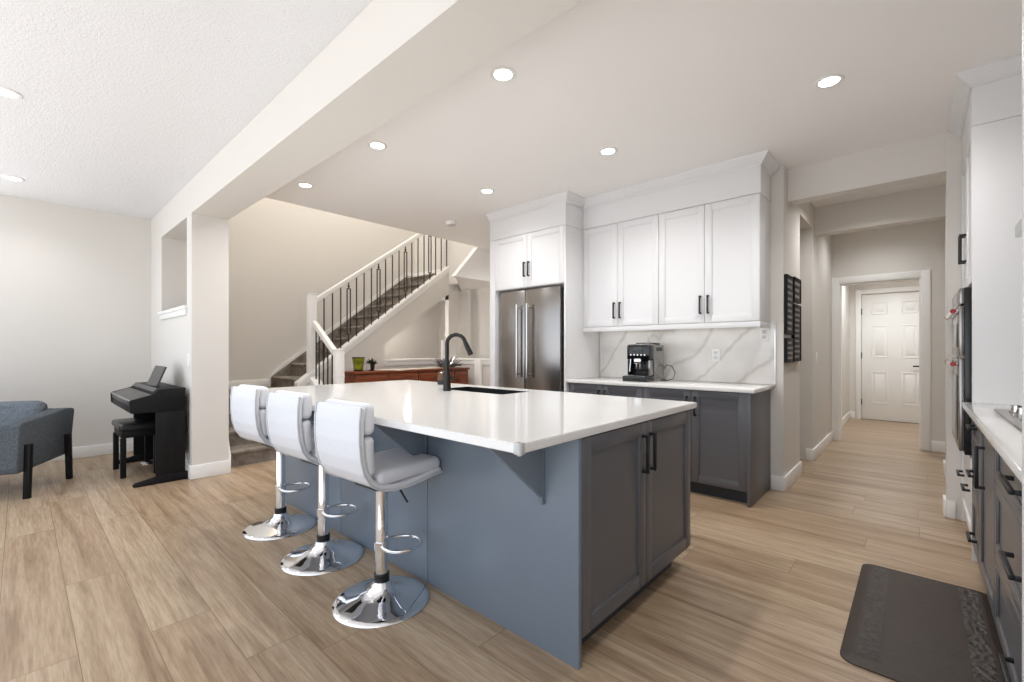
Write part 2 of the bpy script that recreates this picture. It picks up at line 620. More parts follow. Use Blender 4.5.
# ------------------------------------------------------------------ mudroom door
d = Thing('interior_door', 'white six panel interior door at the far end of the hall', 'door', (-0.30, 9.80, 0))
X0, X1 = -0.716, 0.116
slab = MB().box(X0, X1, 9.765, 9.80, 0.008, 2.146, .003)
d.part('door_slab', slab, M['trim'])
for (px0, px1) in ((-0.585, -0.365), (-0.195, 0.015)):
    for (pz0, pz1) in ((1.795, 2.005), (1.06, 1.61), (0.285, 0.825)):
        pm = MB()
        w = .018
        pm.box(px0, px1, 9.757, 9.766, pz0, pz0 + w, .004).box(px0, px1, 9.757, 9.766, pz1 - w, pz1, .004)
        pm.box(px0, px0 + w, 9.757, 9.766, pz0 + w, pz1 - w, .004).box(px1 - w, px1, 9.757, 9.766, pz0 + w, pz1 - w, .004)
        pm.box(px0 + .05, px1 - .05, 9.758, 9.766, pz0 + .05, pz1 - .05, .006)
        d.part('raised_panel', pm, M['trim'])
h = MB().cyl((0.06, 9.765, 0.93), (0.06, 9.71, 0.93), .011).cyl((0.06, 9.764, 0.93), (0.06, 9.757, 0.93), .027).box(-.055, .07, 9.70, 9.715, .92, .94, .004)
d.part('door_handle', h, M['black_metal'])
for z in (0.3, 1.1, 1.85):
    d.part('hinge', MB().box(-.733, -.712, 9.735, 9.764, z - .05, z + .05, .002).cyl((-.715, 9.745, z - .052), (-.715, 9.745, z + .052), .007), M['black_metal'])

# ------------------------------------------------------------------ stairs
ST = Thing('staircase', 'carpeted staircase with white newel posts and black iron balusters', 'stairs', (-5.95, 2.6, 0))
SX = -5.95
# lower flight, climbing towards the left wall
lo = MB()
prof = [(-5.18, 0.0)]
for i in range(3):
    x = -5.18 - .25 * i
    z = .16625 * (i + 1)
    prof += [(x, z - .04), (x + .022, z - .034), (x + .026, z - .012), (x + .012, z), (x - .25, z)]
x, z = -5.93, .665
prof += [(x, z - .04), (x + .022, z - .034), (x + .026, z - .012), (x + .012, z), (LX + .002, z), (LX + .002, 0)]
lo.prism(prof, 'y', BY1 + .022, 2.43)
lo.prism([p for p in prof if p[0] > -5.96] + [(-5.94, .665), (-5.94, 0)], 'y', 2.431, 2.56)
ST.part('lower_flight', lo, M['carpet'])
up = MB()
prof = [(2.456, .0)]
n = 10
RUN, RISE = .2467, .185


def nosing(y):
    return .815 + (y - 2.43) * RISE / RUN


for i in range(n):
    y = 2.456 + RUN * i
    z = .815 + RISE * i
    prof += [(y, z - .04), (y - .022, z - .034), (y - .026, z - .012), (y - .012, z)]
    prof += [((y + RUN), z)] if i < n - 1 else [(4.898, z)]
# underside follows the slope
prof += [(4.898, nosing(4.8) - .36), (4.8, nosing(4.8) - .36), (3.0, nosing(3.0) - .36), (2.55, .55), (2.55, 0.0)]
up.prism(prof, 'x', LX + .02, SX - .05)
ST.part('upper_flight', up, M['carpet'])
# skirt boards along the walls
sk = MB().prism([(2.394, .666), (2.394, .79), (2.46, .90), (4.70, nosing(4.70) + .08), (4.75, 2.60), (4.895, 2.60), (4.895, nosing(4.73)), (4.72, nosing(4.72) + .004), (2.44, .83), (2.41, .80), (2.41, .666)], 'x', LX + .001, LX + .019)
sk.box(LX + .001, LX + .017, BY1 + .03, 2.39, .667, .775, .003).box(LX + .019, SX, 4.88, 4.897, 2.482, 2.60, .003)
ST.part('skirt_board', sk, M['trim'])
ST.part('carpet_edge', MB().prism([(2.412, .666), (2.412, .79), (2.45, .828), (4.72, nosing(4.72)), (4.72, 2.1), (2.7, .62)], 'x', LX + .001, LX + .0185), M['carpet'])
s2 = MB().prism([(-4.972, .001), (-4.972, .17), (-5.06, .34), (-5.95, .90), (-6.86, .78), (-6.86, .67), (-5.97, .67), (-5.2, .15), (-5.15, .001)], 'y', BY1 + .001, BY1 + .02)
ST.part('skirt_board', s2, M['trim'])


def capz(y):
    return 1.23 + (y - 3.018) * .738


# outer stringer wall with the opening below
sw = MB()
sa, sb = SX - .045, SX + .045
g = .065
sw.prism([(2.42, .0), (2.42, capz(2.42) - g), (3.66, capz(3.66) - g), (3.66, 0)], 'x', sa, sb)
sw.prism([(3.66, 1.283), (3.66, capz(3.66) - g), (4.90, capz(4.90) - g), (4.90, 2.138)], 'x', sa, sb)
sw.prism([(4.90, 0), (4.90, capz(4.90) - g), (5.12, capz(5.12) - g), (5.12, 0)], 'x', sa, sb)
sw.box(sa, sb, 3.66, 4.90, 0, 1.02)
ST.part('stringer_wall', sw, M['wall'])
cp = MB().prism([(2.40, capz(2.40) - g), (2.40, capz(2.40)), (5.12, capz(5.12)), (5.12, capz(5.12) - g)], 'x', sa - .02, sb + .02, .004)
cp.prism([(2.42, capz(2.42) - g - .045), (2.42, capz(2.42) - g), (5.12, capz(5.12) - g), (5.12, capz(5.12) - g - .045)], 'x', sa - .004, sb + .012, .003)
ST.part('stringer_cap', cp, M['trim'])
ST.part('opening_ledge', MB().box(sa - .03, sb + .03, 3.66, 4.90, 1.02, 1.055, .004).box(sb, sb + .014, 3.66, 4.90, .955, 1.02, .003), M['trim'])


def newel(x, y, z0, z1, w=.098):
    q = MB().box(x - w / 2, x + w / 2, y - w / 2, y + w / 2, z0, z1 - .02, .003).box(x - w / 2 - .006, x + w / 2 + .006, y - w / 2 - .006, y + w / 2 + .006, z1 - .02, z1, .004)
    q.box(x - w / 2 - .004, x + w / 2 + .004, y - w / 2 - .004, y + w / 2 + .004, z1 - .34, z1 - .325, .003)
    return q


ST.part('newel_post', newel(SX, 2.60, .2, 1.945), M['trim'])
ST.part('newel_post', newel(-5.24, 2.62, 0, 1.205), M['trim'])
ST.part('newel_post', MB().box(SX - .05, SX + .05, 5.02, 5.12, capz(5.02), 3.7, .003), M['trim'])


def railz(y):
    return 1.90 + (y - 2.658) * .711


ra = MB()
ra.prism([(2.65, railz(2.65) - .08), (2.65, railz(2.65)), (5.02, railz(5.02)), (5.02, railz(5.02) - .08)], 'x', SX - .03, SX + .03, .012, 3)
ST.part('handrail', ra, M['trim'])
rl = MB().prism([(-5.29, 1.185), (-5.90, 1.59), (-5.90, 1.50), (-5.29, 1.095)], 'y', 2.585, 2.645, .01, 3)
ST.part('handrail', rl, M['trim'])
cu = MB().prism([(-5.19, 0), (-5.19, .30), (-5.90, .80), (-5.90, 0)], 'y', 2.565, 2.655)
cu.prism([(-5.18, .30), (-5.18, .35), (-5.90, .85), (-5.90, .80)], 'y', 2.55, 2.67, .004)
ST.part('curb', cu, M['trim'])
y = 2.767
k = 0
while y < 5.0:
    z0, z1 = capz(y) - .004, railz(y) - .078
    q = MB()
    s = .0065
    k += 1
    if k % 4 == 0:
        a, c = z0 + .12, z1 - .10
        q.box(SX - s, SX + s, y - s, y + s, z0, a).box(SX - s, SX + s, y - s, y + s, c, z1)
        for e in (-.024, .024):
            q.box(SX - s, SX + s, y + e - s, y + e + s, a, c)
        q.box(SX - s, SX + s, y - .024 - s, y + .024 + s, a - .012, a).box(SX - s, SX + s, y - .024 - s, y + .024 + s, c, c + .012)
        q.box(SX - .011, SX + .011, y - .011, y + .011, c + .03, c + .05)
    else:
        q.box(SX - s, SX + s, y - s, y + s, z0, z1)
    ST.part('baluster', q, M['iron'])
    y += .1182
for x in (-5.40, -5.52, -5.64, -5.76, -5.85):
    z = .35 + (-5.18 - x) * .694
    zr = 1.14 + (-5.29 - x) * .664
    ST.part('baluster', MB().box(x - .0065, x + .0065, 2.6085, 2.6215, z - .004, zr - .035), M['iron'])
# half wall beyond the stair
hw = Thing('half_wall', 'low white half wall with cap beside the fridge end', 'half wall', (-4.9, 5.0, 0))
hw.part('wall_body', MB().box(-5.90, -3.65, 4.96, 5.06, 0, 1.02), M['wall'])
hw.part('cap', MB().box(-5.90, -3.65, 4.93, 5.09, 1.02, 1.055, .004).box(-5.90, -3.65, 4.945, 4.96, .96, 1.02, .003), M['trim'])
hw.part('post', MB().box(-5.27, -5.13, 4.90, 4.955, 0, 1.05, .003), M['trim'])

# ------------------------------------------------------------------ console by the stairs and what stands on it
cx0, cx1, cy0, cy1, cz = -5.70, -5.27, 2.84, 4.80, .915
cs = Thing('sideboard', 'long reddish brown wooden sideboard in front of the stair wall', 'sideboard', (-5.48, 3.75, 0))
cs.part('carcass', MB().box(cx0, cx1 - .02, cy0 + .02, cy1 - .02, .08, cz - .03, .004), M['redwood'])
cs.part('top', MB().box(cx0 - .01, cx1 + .01, cy0, cy1, cz - .03, cz, .006), M['redwood'])
nd = 4
wd = (cy1 - cy0 - .04) / nd
for i in range(nd):
    a = cy0 + .02 + wd * i
    dd = cs.part('door', MB().box(cx1 - .019, cx1, a + .006, a + wd - .006, .10, cz - .045, .004)
                 .box(cx1 + .0005, cx1 + .007, a + .03, a + wd - .03, .74, .835, .012, 2).box(cx1 + .0005, cx1 + .007, a + .03, a + wd - .03, .14, .69, .012, 2), M['redwood'])
    cs.part('knob', MB().lathe([(0.0, .03), (.012, .028), (.016, .018), (.007, .008), (.007, 0)], (cx1 + .006, a + wd / 2, .72), 12, (1, 0, 0)), M['black_metal'], dd)
for yy in (cy0 + .06, cy1 - .06):
    for xx in (cx0 + .05, cx1 - .06):
        cs.part('leg', MB().box(xx - .025, xx + .025, yy - .025, yy + .025, 0, .08, .003), M['redwood'])
single('table_runner', MB().box(cx0 + .08, cx1 - .10, 3.30, 4.36, cz + .0005, cz + .006, .002), M['runner'], 'beige cloth runner lying on the reddish sideboard', 'runner')
# green glass candle holder
gx, gy = -5.48, 3.01
t_ = Thing('candle_holder', 'yellow green glass candle holder on left end of sideboard', 'candle holder', (gx, gy, cz))
t_.part('cup', MB().lathe([(.055, .02), (.060, .025), (.078, .175), (.072, .175), (.055, .04), (0, .035)], (gx, gy, cz), 28), M['green_glass'])
t_.part('rim', MB().lathe([(.080, .170), (.083, .174), (.083, .184), (.072, .184), (.072, .172)], (gx, gy, cz), 28), M['black_metal'])
t_.part('foot', MB().lathe([(0, 0), (.062, 0), (.064, .018), (.05, .022), (0, .022)], (gx, gy, cz), 28), M['black_metal'])
# small potted plant
px_, py_ = -5.46, 3.19
t_ = Thing('potted_plant', 'small leafy plant in black and white pot on sideboard', 'plant', (px_, py_, cz))
t_.part('pot', MB().lathe([(0, 0), (.034, 0), (.050, .10), (.044, .10), (.040, .088), (0, .086)], (px_, py_, cz), 24), M['black_plastic'])
t_.part('white_band', MB().prism([(math.cos(a) * (.0525) + px_, math.sin(a) * .0525 + py_) for a in [math.radians(-175 + 14 * i) for i in range(10)]]
                                 + [(math.cos(a) * (.049) + px_, math.sin(a) * .049 + py_) for a in [math.radians(-175 + 14 * (9 - i)) for i in range(10)]], 'z', cz + .015, cz + .098), M['plate'], label='white face of the pot')
lf = MB()
for i in range(70):
    a = random.uniform(0, 2 * PI)
    el = random.uniform(.15, 1.4)
    ln = random.uniform(.05, .10)
    b0 = Vector((px_ + .02 * math.cos(a), py_ + .02 * math.sin(a), cz + .09))
    dr = Vector((math.cos(a) * math.cos(el), math.sin(a) * math.cos(el), math.sin(el)))
    sd = dr.cross(Vector((0, 0, 1))).normalized() * .011
    m1 = b0 + dr * ln * .55
    tip = b0 + dr * ln + Vector((0, 0, -.01))
    vs = [lf.bm.verts.new(q) for q in (b0, m1 + sd, tip, m1 - sd)]
    lf.bm.faces.new(vs)
t_.part('leaves', lf, M['leaf'])
# silver leaf centrepiece with a candle
vx, vy = -5.48, 4.52
t_ = Thing('candle_centrepiece', 'silver leaf centrepiece holding white pillar candle on right of sideboard', 'centrepiece', (vx, vy, cz))
t_.part('tray', MB().lathe([(0, .008), (.11, .008), (.13, .02), (.132, .024), (.11, .013), (0, .013)], (vx, vy, cz), 28), M['silver'])
lf = MB()
for i in range(90):
    a = random.uniform(0, 2 * PI)
    el = random.uniform(.05, 1.2)
    ln = random.uniform(.10, .22)
    b0 = Vector((vx + .05 * math.cos(a), vy + .06 * math.sin(a), cz + .018))
    dr = Vector((math.cos(a) * math.cos(el) * .8, math.sin(a) * math.cos(el) * 1.5, math.sin(el)))
    sd = dr.cross(Vector((0, 0, 1))).normalized() * .016
    m1 = b0 + dr * ln * .5 + Vector((0, 0, .012))
    tip = b0 + dr * ln
    tip.z = max(tip.z, cz + .012)
    vs = [lf.bm.verts.new(q) for q in (b0, m1 + sd, tip, m1 - sd)]
    lf.bm.faces.new(vs)
t_.part('leaves', lf, M['silver'])
t_.part('candle', MB().lathe([(0, .012), (.032, .012), (.032, .425), (.026, .43), (0, .424)], (vx, vy - .085, cz), 20), M['candle'])


# ------------------------------------------------------------------ cabinet helpers
def shaker(mb, u0, u1, z0, z1, face, out, axis, rail=.06, t=.019):
    """shaker door: frame stands proud of a recessed panel. face = back plane of the door, out = +1/-1 direction it faces.
    axis 'y': door lies in X-Z plane (u is x); axis 'x': door in the Y-Z plane (u is y)."""
    def put(a0, a1, b0, b1, d0, d1, r):
        lo_, hi_ = sorted((face + out * d0, face + out * d1))
        if axis == 'y':
            mb.box(a0, a1, lo_, hi_, b0, b1, r)
        else:
            mb.box(lo_, hi_, a0, a1, b0, b1, r)
    e = .0022
    put(u0, u0 + rail, z0, z1, 0, t, e)
    put(u1 - rail, u1, z0, z1, 0, t, e)
    put(u0 + rail, u1 - rail, z0, z0 + rail, 0, t, e)
    put(u0 + rail, u1 - rail, z1 - rail, z1, 0, t, e)
    put(u0 + rail - .002, u1 - rail + .002, z0 + rail - .002, z1 - rail + .002, 0, t - .009, 0)
    # small bead around the panel
    b_ = .006
    put(u0 + rail, u0 + rail + b_, z0 + rail, z1 - rail, t - .009, t - .003, .0015)
    put(u1 - rail - b_, u1 - rail, z0 + rail, z1 - rail, t - .009, t - .003, .0015)
    put(u0 + rail + b_, u1 - rail - b_, z0 + rail, z0 + rail + b_, t - .009, t - .003, .0015)
    put(u0 + rail + b_, u1 - rail - b_, z1 - rail - b_, z1 - rail, t - .009, t - .003, .0015)
    return mb


def pull(u, z, ln, face, out, axis, vertical=True, proj=.034, w=.0135):
    """square black bar pull"""
    mb = MB()

    def put(a0, a1, b0, b1, d0, d1, r=.0015):
        lo_, hi_ = sorted((face + out * d0, face + out * d1))
        if axis == 'y':
            mb.box(a0, a1, lo_, hi_, b0, b1, r)
        else:
            mb.box(lo_, hi_, a0, a1, b0, b1, r)
    h_ = ln / 2
    if vertical:
        put(u - w / 2, u + w / 2, z - h_, z + h_, proj - w, proj)
        put(u - w / 2, u + w / 2, z - h_, z - h_ + w, 0, proj - w)
        put(u - w / 2, u + w / 2, z + h_ - w, z + h_, 0, proj - w)
    else:
        put(u - h_, u + h_, z - w / 2, z + w / 2, proj - w, proj)
        put(u - h_, u - h_ + w, z - w / 2, z + w / 2, 0, proj - w)
        put(u + h_ - w, u + h_, z - w / 2, z + w / 2, 0, proj - w)
    return mb


# ------------------------------------------------------------------ upper cabinets
UX = [-2.618, -2.213, -1.788, -1.371, -0.938]
UF = 4.0
for i, lab in ((0, 'white double door wall cabinet above the coffee machine'), (2, 'white double door wall cabinet at the hall end')):
    a, c = UX[i] + .001, UX[i + 2] - .001
    t_ = Thing('wall_cabinet', lab, 'cabinet', ((a + c) / 2, 4.15, 1.43), 'white wall cabinets')
    t_.part('carcass', MB().box(a, c, UF + .02, WY - .002, 1.432, 2.465, .002), M['cab_white'])
    mid = UX[i + 1]
    for (u0, u1, hu) in ((a + .001, mid - .0015, mid - .033), (mid + .0015, c - .001, mid + .033)):
        dr = t_.part('door', shaker(MB(), u0, u1, 1.434, 2.46, UF + .019, -1, 'y', .058), M['cab_white'])
        t_.part('handle', pull(hu, 1.59, .16, UF, -1, 'y'), M['black_metal'], dr, label='black bar handle')
# light rail below, frieze and crown above
struct('trim_5', MB().box(UX[0], UX[4], UF + .004, UF + .024, 1.385, 1.431, .002).box(UX[4] - .02, UX[4], UF + .024, WY - .002, 1.385, 1.431, .002), M['cab_white'])
struct('trim_6', MB().box(UX[0] + .001, UX[4] + .004, UF + .003, WY - .001, 2.467, 2.72, .002), M['cab_white'])


def crown(name, path, z0, z1, out):
    """crown moulding swept along a horizontal path with mitred corners; path runs with the room on its right-hand side"""
    prof = [(0.0, 0.0), (.012, 0.0), (.014, .18), (.03, .30), (.06, .62), (.075, .80), (.078, .84), (.078, 1.0), (0, 1.0)]
    mb = MB()
    n_ = len(path)
    rows = []
    for i_, p in enumerate(path):
        p = Vector((p[0], p[1], 0))
        d_in = (Vector((*path[i_], 0)) - Vector((*path[i_ - 1], 0))).normalized() if i_ > 0 else None
        d_out = (Vector((*path[i_ + 1], 0)) - Vector((*path[i_], 0))).normalized() if i_ < n_ - 1 else None
        n1 = Vector((d_in.y, -d_in.x, 0)) if d_in else None
        n2 = Vector((d_out.y, -d_out.x, 0)) if d_out else None
        if n1 and n2:
            mv = (n1 + n2)
            mv = mv / (mv.length_squared / 2)
        else:
            mv = n1 or n2
        rows.append([mb.bm.verts.new(p + mv * (o_ * out / .078) + Vector((0, 0, z0 + (z1 - z0) * h_))) for o_, h_ in prof])
    fs = []
    k_ = len(prof)
    for A, B in zip(rows, rows[1:]):
        for j in range(k_):
            fs.append(mb.bm.faces.new((A[j], A[(j + 1) % k_], B[(j + 1) % k_], B[j])))
    fs.append(mb.bm.faces.new(rows[0]))
    fs.append(mb.bm.faces.new(rows[-1]))
    bmesh.ops.recalc_face_normals(mb.bm, faces=fs)
    return struct(name, mb, M['cab_white'], angle=25)


FF = 3.69     # fridge surround front
FXL, FXR = -3.70, -2.620
crown('trim_7', [(FXL, FF + .003), (FXR, FF + .003), (FXR, UF + .003), (UX[4] + .004, UF + .003), (UX[4] + .004, WY - .01)], 2.685, CZ - .001, .065)

# ------------------------------------------------------------------ fridge surround and fridge
t_ = Thing('fridge_surround', 'tall white cabinet framing the fridge with two small doors on top', 'cabinet', (-3.09, 3.95, 0))
t_.part('side_panel', MB().box(FXL, FXL + .08, FF, WY - .002, 0, 2.46, .002), M['cab_white'])
t_.part('side_panel', MB().box(FXR - .022, FXR - .001, FF, WY - .002, 0, 2.46, .002), M['cab_white'])
t_.part('top_box', MB().box(FXL + .081, FXR - .023, FF + .022, WY - .002, 1.876, 2.455, .002), M['cab_white'])
t_.part('frieze', MB().box(FXL, FXR - .001, FF + .002, WY - .002, 2.464, 2.72, .002), M['cab_white'])
mid = (FXL + .08 + FXR - .022) / 2
for (u0, u1, hu) in ((FXL + .084, mid - .0015, mid - .03), (mid + .0015, FXR - .025, mid + .03)):
    dr = t_.part('door', shaker(MB(), u0, u1, 1.879, 2.458, FF + .019, -1, 'y', .055), M['cab_white'])
    t_.part('handle', pull(hu, 2.07, .16, FF, -1, 'y'), M['black_metal'], dr, label='black bar handle')

f = Thing('refrigerator', 'stainless steel french door refrigerator in the white surround', 'fridge', (-3.03, 3.95, 0))
rx0, rx1 = -3.595, -2.722
rm = -3.20
FD = 3.735
f.part('body', MB().box(rx0 + .01, rx1 - .01, FD + .06, 4.30, .06, 1.855, .004), M['black_plastic'])
f.part('kick_grille', MB().box(rx0 + .02, rx1 - .02, FD + .06, FD + .09, 0.0, .058), M['black_plastic'])
for (u0, u1, hu) in ((rx0, rm - .003, rm - .074), (rm + .003, rx1, rm + .072)):
    dr = f.part('door', MB().box(u0, u1, FD, FD + .055, .68, 1.862, .008, 3), M['steel'])
    hd = MB().cyl((hu, FD - .052, .885), (hu, FD - .052, 1.70), .0155, seg=16)
    for z in (.93, 1.66):
        hd.cyl((hu, FD - .052, z), (hu, FD + .001, z), .009, seg=12)
    f.part('handle', hd, M['steel_light'], dr, label='bright tubular door handle')
dr = f.part('freezer_drawer', MB().box(rx0, rx1, FD, FD + .055, .07, .672, .008, 3), M['steel'])
hd = MB().cyl((rx0 + .06, FD - .052, .60), (rx1 - .06, FD - .052, .60), .0125)
for x in (rx0 + .10, rx1 - .10):
    hd.cyl((x, FD - .052, .60), (x, FD + .001, .60), .009, seg=12)
f.part('handle', hd, M['steel_light'], dr)

# ------------------------------------------------------------------ base cabinets under the coffee counter
BX = [-2.616, -2.226, -1.815, -1.388, -0.962]
BF = 3.735
for i, lab in ((0, 'slate grey base cabinet beside the fridge'), (2, 'slate grey base cabinet at the hall end of the coffee counter')):
    a, c = BX[i] + .001, BX[i + 2] - .001
    t_ = Thing('base_cabinet', lab, 'cabinet', ((a + c) / 2, 4.05, 0), 'slate grey base cabinets under the coffee counter')
    t_.part('carcass', MB().box(a, c, BF + .02, WY - .002, .105, .868, .002), M['cab_grey'])
    t_.part('toe_kick', MB().box(a, c, BF + .075, BF + .09, 0, .105), M['toe'])
    mid = BX[i + 1]
    for (u0, u1, hu) in ((a + .001, mid - .0015, mid - .033), (mid + .0015, c - .001, mid + .033)):
        dr = t_.part('door', shaker(MB(), u0, u1, .108, .865, BF + .019, -1, 'y', .06), M['cab_grey'])
        t_.part('handle', pull(hu, .735, .16, BF, -1, 'y'), M['black_metal'], dr, label='black bar handle')
    if i == 2:
        t_.part('end_panel', MB().box(BX[4], -0.937, BF - .013, WY - .002, 0, .868, .002), M['cab_grey'])
single('countertop', MB().box(-2.617, -0.905, 3.70, WY - .001, .87, .90, .003), M['quartz'], 'white quartz counter under the coffee machine', 'countertop')
# backsplash: tall marble tiles
struct('wall_backsplash', MB().box(-2.617, -0.905, WY - .011, WY - .0005, .901, 1.431), M['marble'])
struct('trim_8', MB().box(-0.905, -0.897, WY - .013, WY - .0005, .89, 1.431), M['steel_light'])
# grout lines as thin strips
struct('trim_9', MB().box(-2.6, -2.598, WY - .0116, WY - .0105, .902, 1.43).box(-2.03, -2.028, WY - .0116, WY - .0105, .902, 1.43).box(-1.435, -1.433, WY - .0116, WY - .0105, .902, 1.43), M['plate'])
# under cabinet light strip
t_ = Thing('under_cabinet_light', 'slim light strip under the white wall cabinets', 'light', (-1.8, 4.2, 1.42))
t_.part('housing', MB().box(-2.55, -1.0, 4.20, 4.225, 1.423, 1.4315, .001), M['plate'])
t_.part('diffuser', MB().box(-2.54, -1.01, 4.203, 4.222, 1.4185, 1.4225), M['strip'])
l = area_light('under_cabinet_glow', (-1.78, 4.2125, 1.416), (0, 0, 0), 1.5, .02, .16 * P_LAMP, (1.0, .95, .88))
l.parent = t_.root
l.location = Vector((-1.78, 4.2125, 1.416)) - t_.org


def face_plate(name, label, cat, kind, c, axis, out):
    """switch or outlet plate. c = centre on the wall"""
    t = Thing(name, label, cat, c)
    x, y, z = c

    def put(mb, a0, a1, z0, z1, d0, d1, r=.0015):
        if axis == 'y':
            lo_, hi_ = sorted((y + out * d0, y + out * d1))
            mb.box(x + a0, x + a1, lo_, hi_, z + z0, z + z1, r)
        else:
            lo_, hi_ = sorted((x + out * d0, x + out * d1))
            mb.box(lo_, hi_, y + a0, y + a1, z + z0, z + z1, r)
        return mb
    t.part('plate', put(MB(), -.036, .036, -.058, .058, 0, .006), M['plate'])
    if kind == 'outlet':
        for dz in (-.022, .022):
            t.part('socket', put(put(put(MB(), -.016, .016, dz - .014, dz + .014, .006, .008), -.008, -.005, dz - .004, dz + .007, .008, .0086, 0), .005, .008, dz - .004, dz + .007, .008, .0086, 0), M['piping'])
    else:
        t.part('rocker', put(MB(), -.016, .016, -.033, .033, .006, .011, .002), M['plate'])


face_plate('wall_outlet', 'white outlet on the marble backsplash', 'outlet', 'outlet', (-1.383, WY - .0115, 1.149), 'y', -1)
face_plate('wall_outlet', 'white outlet at the hall end of the marble backsplash', 'outlet', 'outlet', (-0.985, WY - .0115, 1.33), 'y', -1)
face_plate('light_switch', 'white light switch on the hall wall past the side passage', 'switch', 'switch', (-0.84, 6.0, 1.117), 'x', 1)
face_plate('light_switch', 'white light switch on the wall behind the piano', 'switch', 'switch', (-5.067, BY0, 1.10), 'y', -1)

# ------------------------------------------------------------------ coffee machine
kx, ky = -1.955, 4.05
t_ = Thing('coffee_machine', 'black and silver automatic coffee machine on the white counter', 'coffee machine', (kx, ky, .90))
K = lambda x, y, z: (kx + x, ky + y, .90 + z)


def kbox(x0, x1, y0, y1, z0, z1, r=.006):
    return MB().box(kx + x0, kx + x1, ky + y0, ky + y1, .901 + z0, .901 + z1, r)


t_.part('housing', kbox(-.115, .115, -.02, .20, .0, .345, .012), M['steel'])
t_.part('front_head', kbox(-.115, .115, -.13, -.021, .20, .345, .012), M['dark_glass'])
t_.part('back_wall', kbox(-.113, .113, -.055, -.021, .055, .199, .004), M['black_plastic'])
t_.part('side_cheek', kbox(-.115, -.097, -.115, -.056, .055, .199, .004), M['black_plastic'])
t_.part('side_cheek', kbox(.097, .115, -.115, -.056, .055, .199, .004), M['steel'])
tr_ = t_.part('drip_tray', kbox(-.12, .12, -.21, -.021, .0, .05, .008), M['black_plastic'])
t_.part('grille', kbox(-.10, .10, -.20, -.06, .0505, .055, .001), M['steel'], tr_)
sp_ = MB().box(kx - .035, kx + .035, ky - .145, ky - .085, .901 + .165, .901 + .215, .006)
for e in (-.018, .018):
    sp_.cyl((kx + e, ky - .118, .901 + .165), (kx + e, ky - .118, .901 + .12), .009, .007, 12)
t_.part('coffee_spout', sp_, M['chrome'])
t_.part('display', kbox(-.045, .045, -.1345, -.131, .275, .32, .001), M['grey_lid'])
bt = MB()
for i in range(5):
    bt.cyl(K(-.07 + i * .035, -.131, .25), K(-.07 + i * .035, -.136, .25), .008, seg=12)
t_.part('button_row', bt, M['steel_light'])
t_.part('steam_wand', MB().cyl(K(-.075, -.125, .21), K(-.08, -.135, .09), .006, seg=10), M['chrome'])
t_.part('bean_lid', kbox(-.09, .09, 0.0, .17, .3455, .365, .008), M['black_plastic'])
t_.part('side_badge', kbox(.1152, .1165, .02, .15, .285, .32, .0), M['dark_glass'])
t_.part('cup_tray', kbox(-.10, .10, -.115, -.02, .3455, .353, .003), M['steel_light'])
t_.part('power_cord', MB().tube([K(.10, .21, .10), K(.13, .22, .15), K(.19, .20, .14), K(.235, .17, .08), K(.235, .12, .02), K(.20, .08, .008), K(.14, .07, .008)], .0045), M['black_plastic'])

# ------------------------------------------------------------------ island
IX0, IX1 = -3.69, -0.937
IY0, IY1 = 1.405, 2.52
t_ = Thing('kitchen_island', 'slate blue grey kitchen island under white worktop', 'island', (-2.45, 1.95, 0))
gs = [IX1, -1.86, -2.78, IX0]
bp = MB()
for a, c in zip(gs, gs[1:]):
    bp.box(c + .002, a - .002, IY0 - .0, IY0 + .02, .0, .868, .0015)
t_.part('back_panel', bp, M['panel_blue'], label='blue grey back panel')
t_.part('carcass', MB().box(IX0 + .02, IX1 - .022, IY0 + .021, IY1 - .02, .105, .64, .002)
        .box(IX0 + .02, -2.80, IY0 + .021, IY1 - .02, .641, .868, .002).box(-1.90, IX1 - .022, IY0 + .021, IY1 - .02, .641, .868, .002)
        .box(-2.80, -1.90, IY0 + .021, 2.05, .641, .868, .002), M['cab_grey'])
t_.part('toe_kick', MB().box(IX0 + .08, IX1 - .075, IY0 + .021, IY1 - .085, 0, .104), M['toe'])
t_.part('end_panel', MB().box(IX0, IX0 + .019, IY0 + .021, IY1, 0, .868, .002), M['cab_grey'])
for (u0, u1, hu) in ((1.428, 1.960, 1.925), (1.964, 2.512, 1.999)):
    dr = t_.part('door', shaker(MB(), u0, u1, .108, .862, IX1 - .021, 1, 'x', .062, .021), M['cab_grey'])
    t_.part('handle', pull(hu, .722, .175, IX1, 1, 'x'), M['black_metal'], dr, label='black bar handle')
wds = [(-3.67, -3.36), (-3.36, -2.72), (-2.72, -1.98), (-1.98, -1.46), (-1.46, -.96)]
for i, (u0, u1) in enumerate(wds):
    dr = t_.part('door', shaker(MB(), u0 + .002, u1 - .002, .108, .862, IY1 - .02, 1, 'y', .06), M['cab_grey'])
    t_.part('handle', pull(u1 - .035, .72, .16, IY1, 1, 'y'), M['black_metal'], dr)
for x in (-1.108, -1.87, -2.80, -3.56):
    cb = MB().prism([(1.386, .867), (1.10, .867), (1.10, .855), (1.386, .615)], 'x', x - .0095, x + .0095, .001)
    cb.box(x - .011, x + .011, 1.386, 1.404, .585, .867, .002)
    t_.part('bracket', cb, M['panel_blue'])
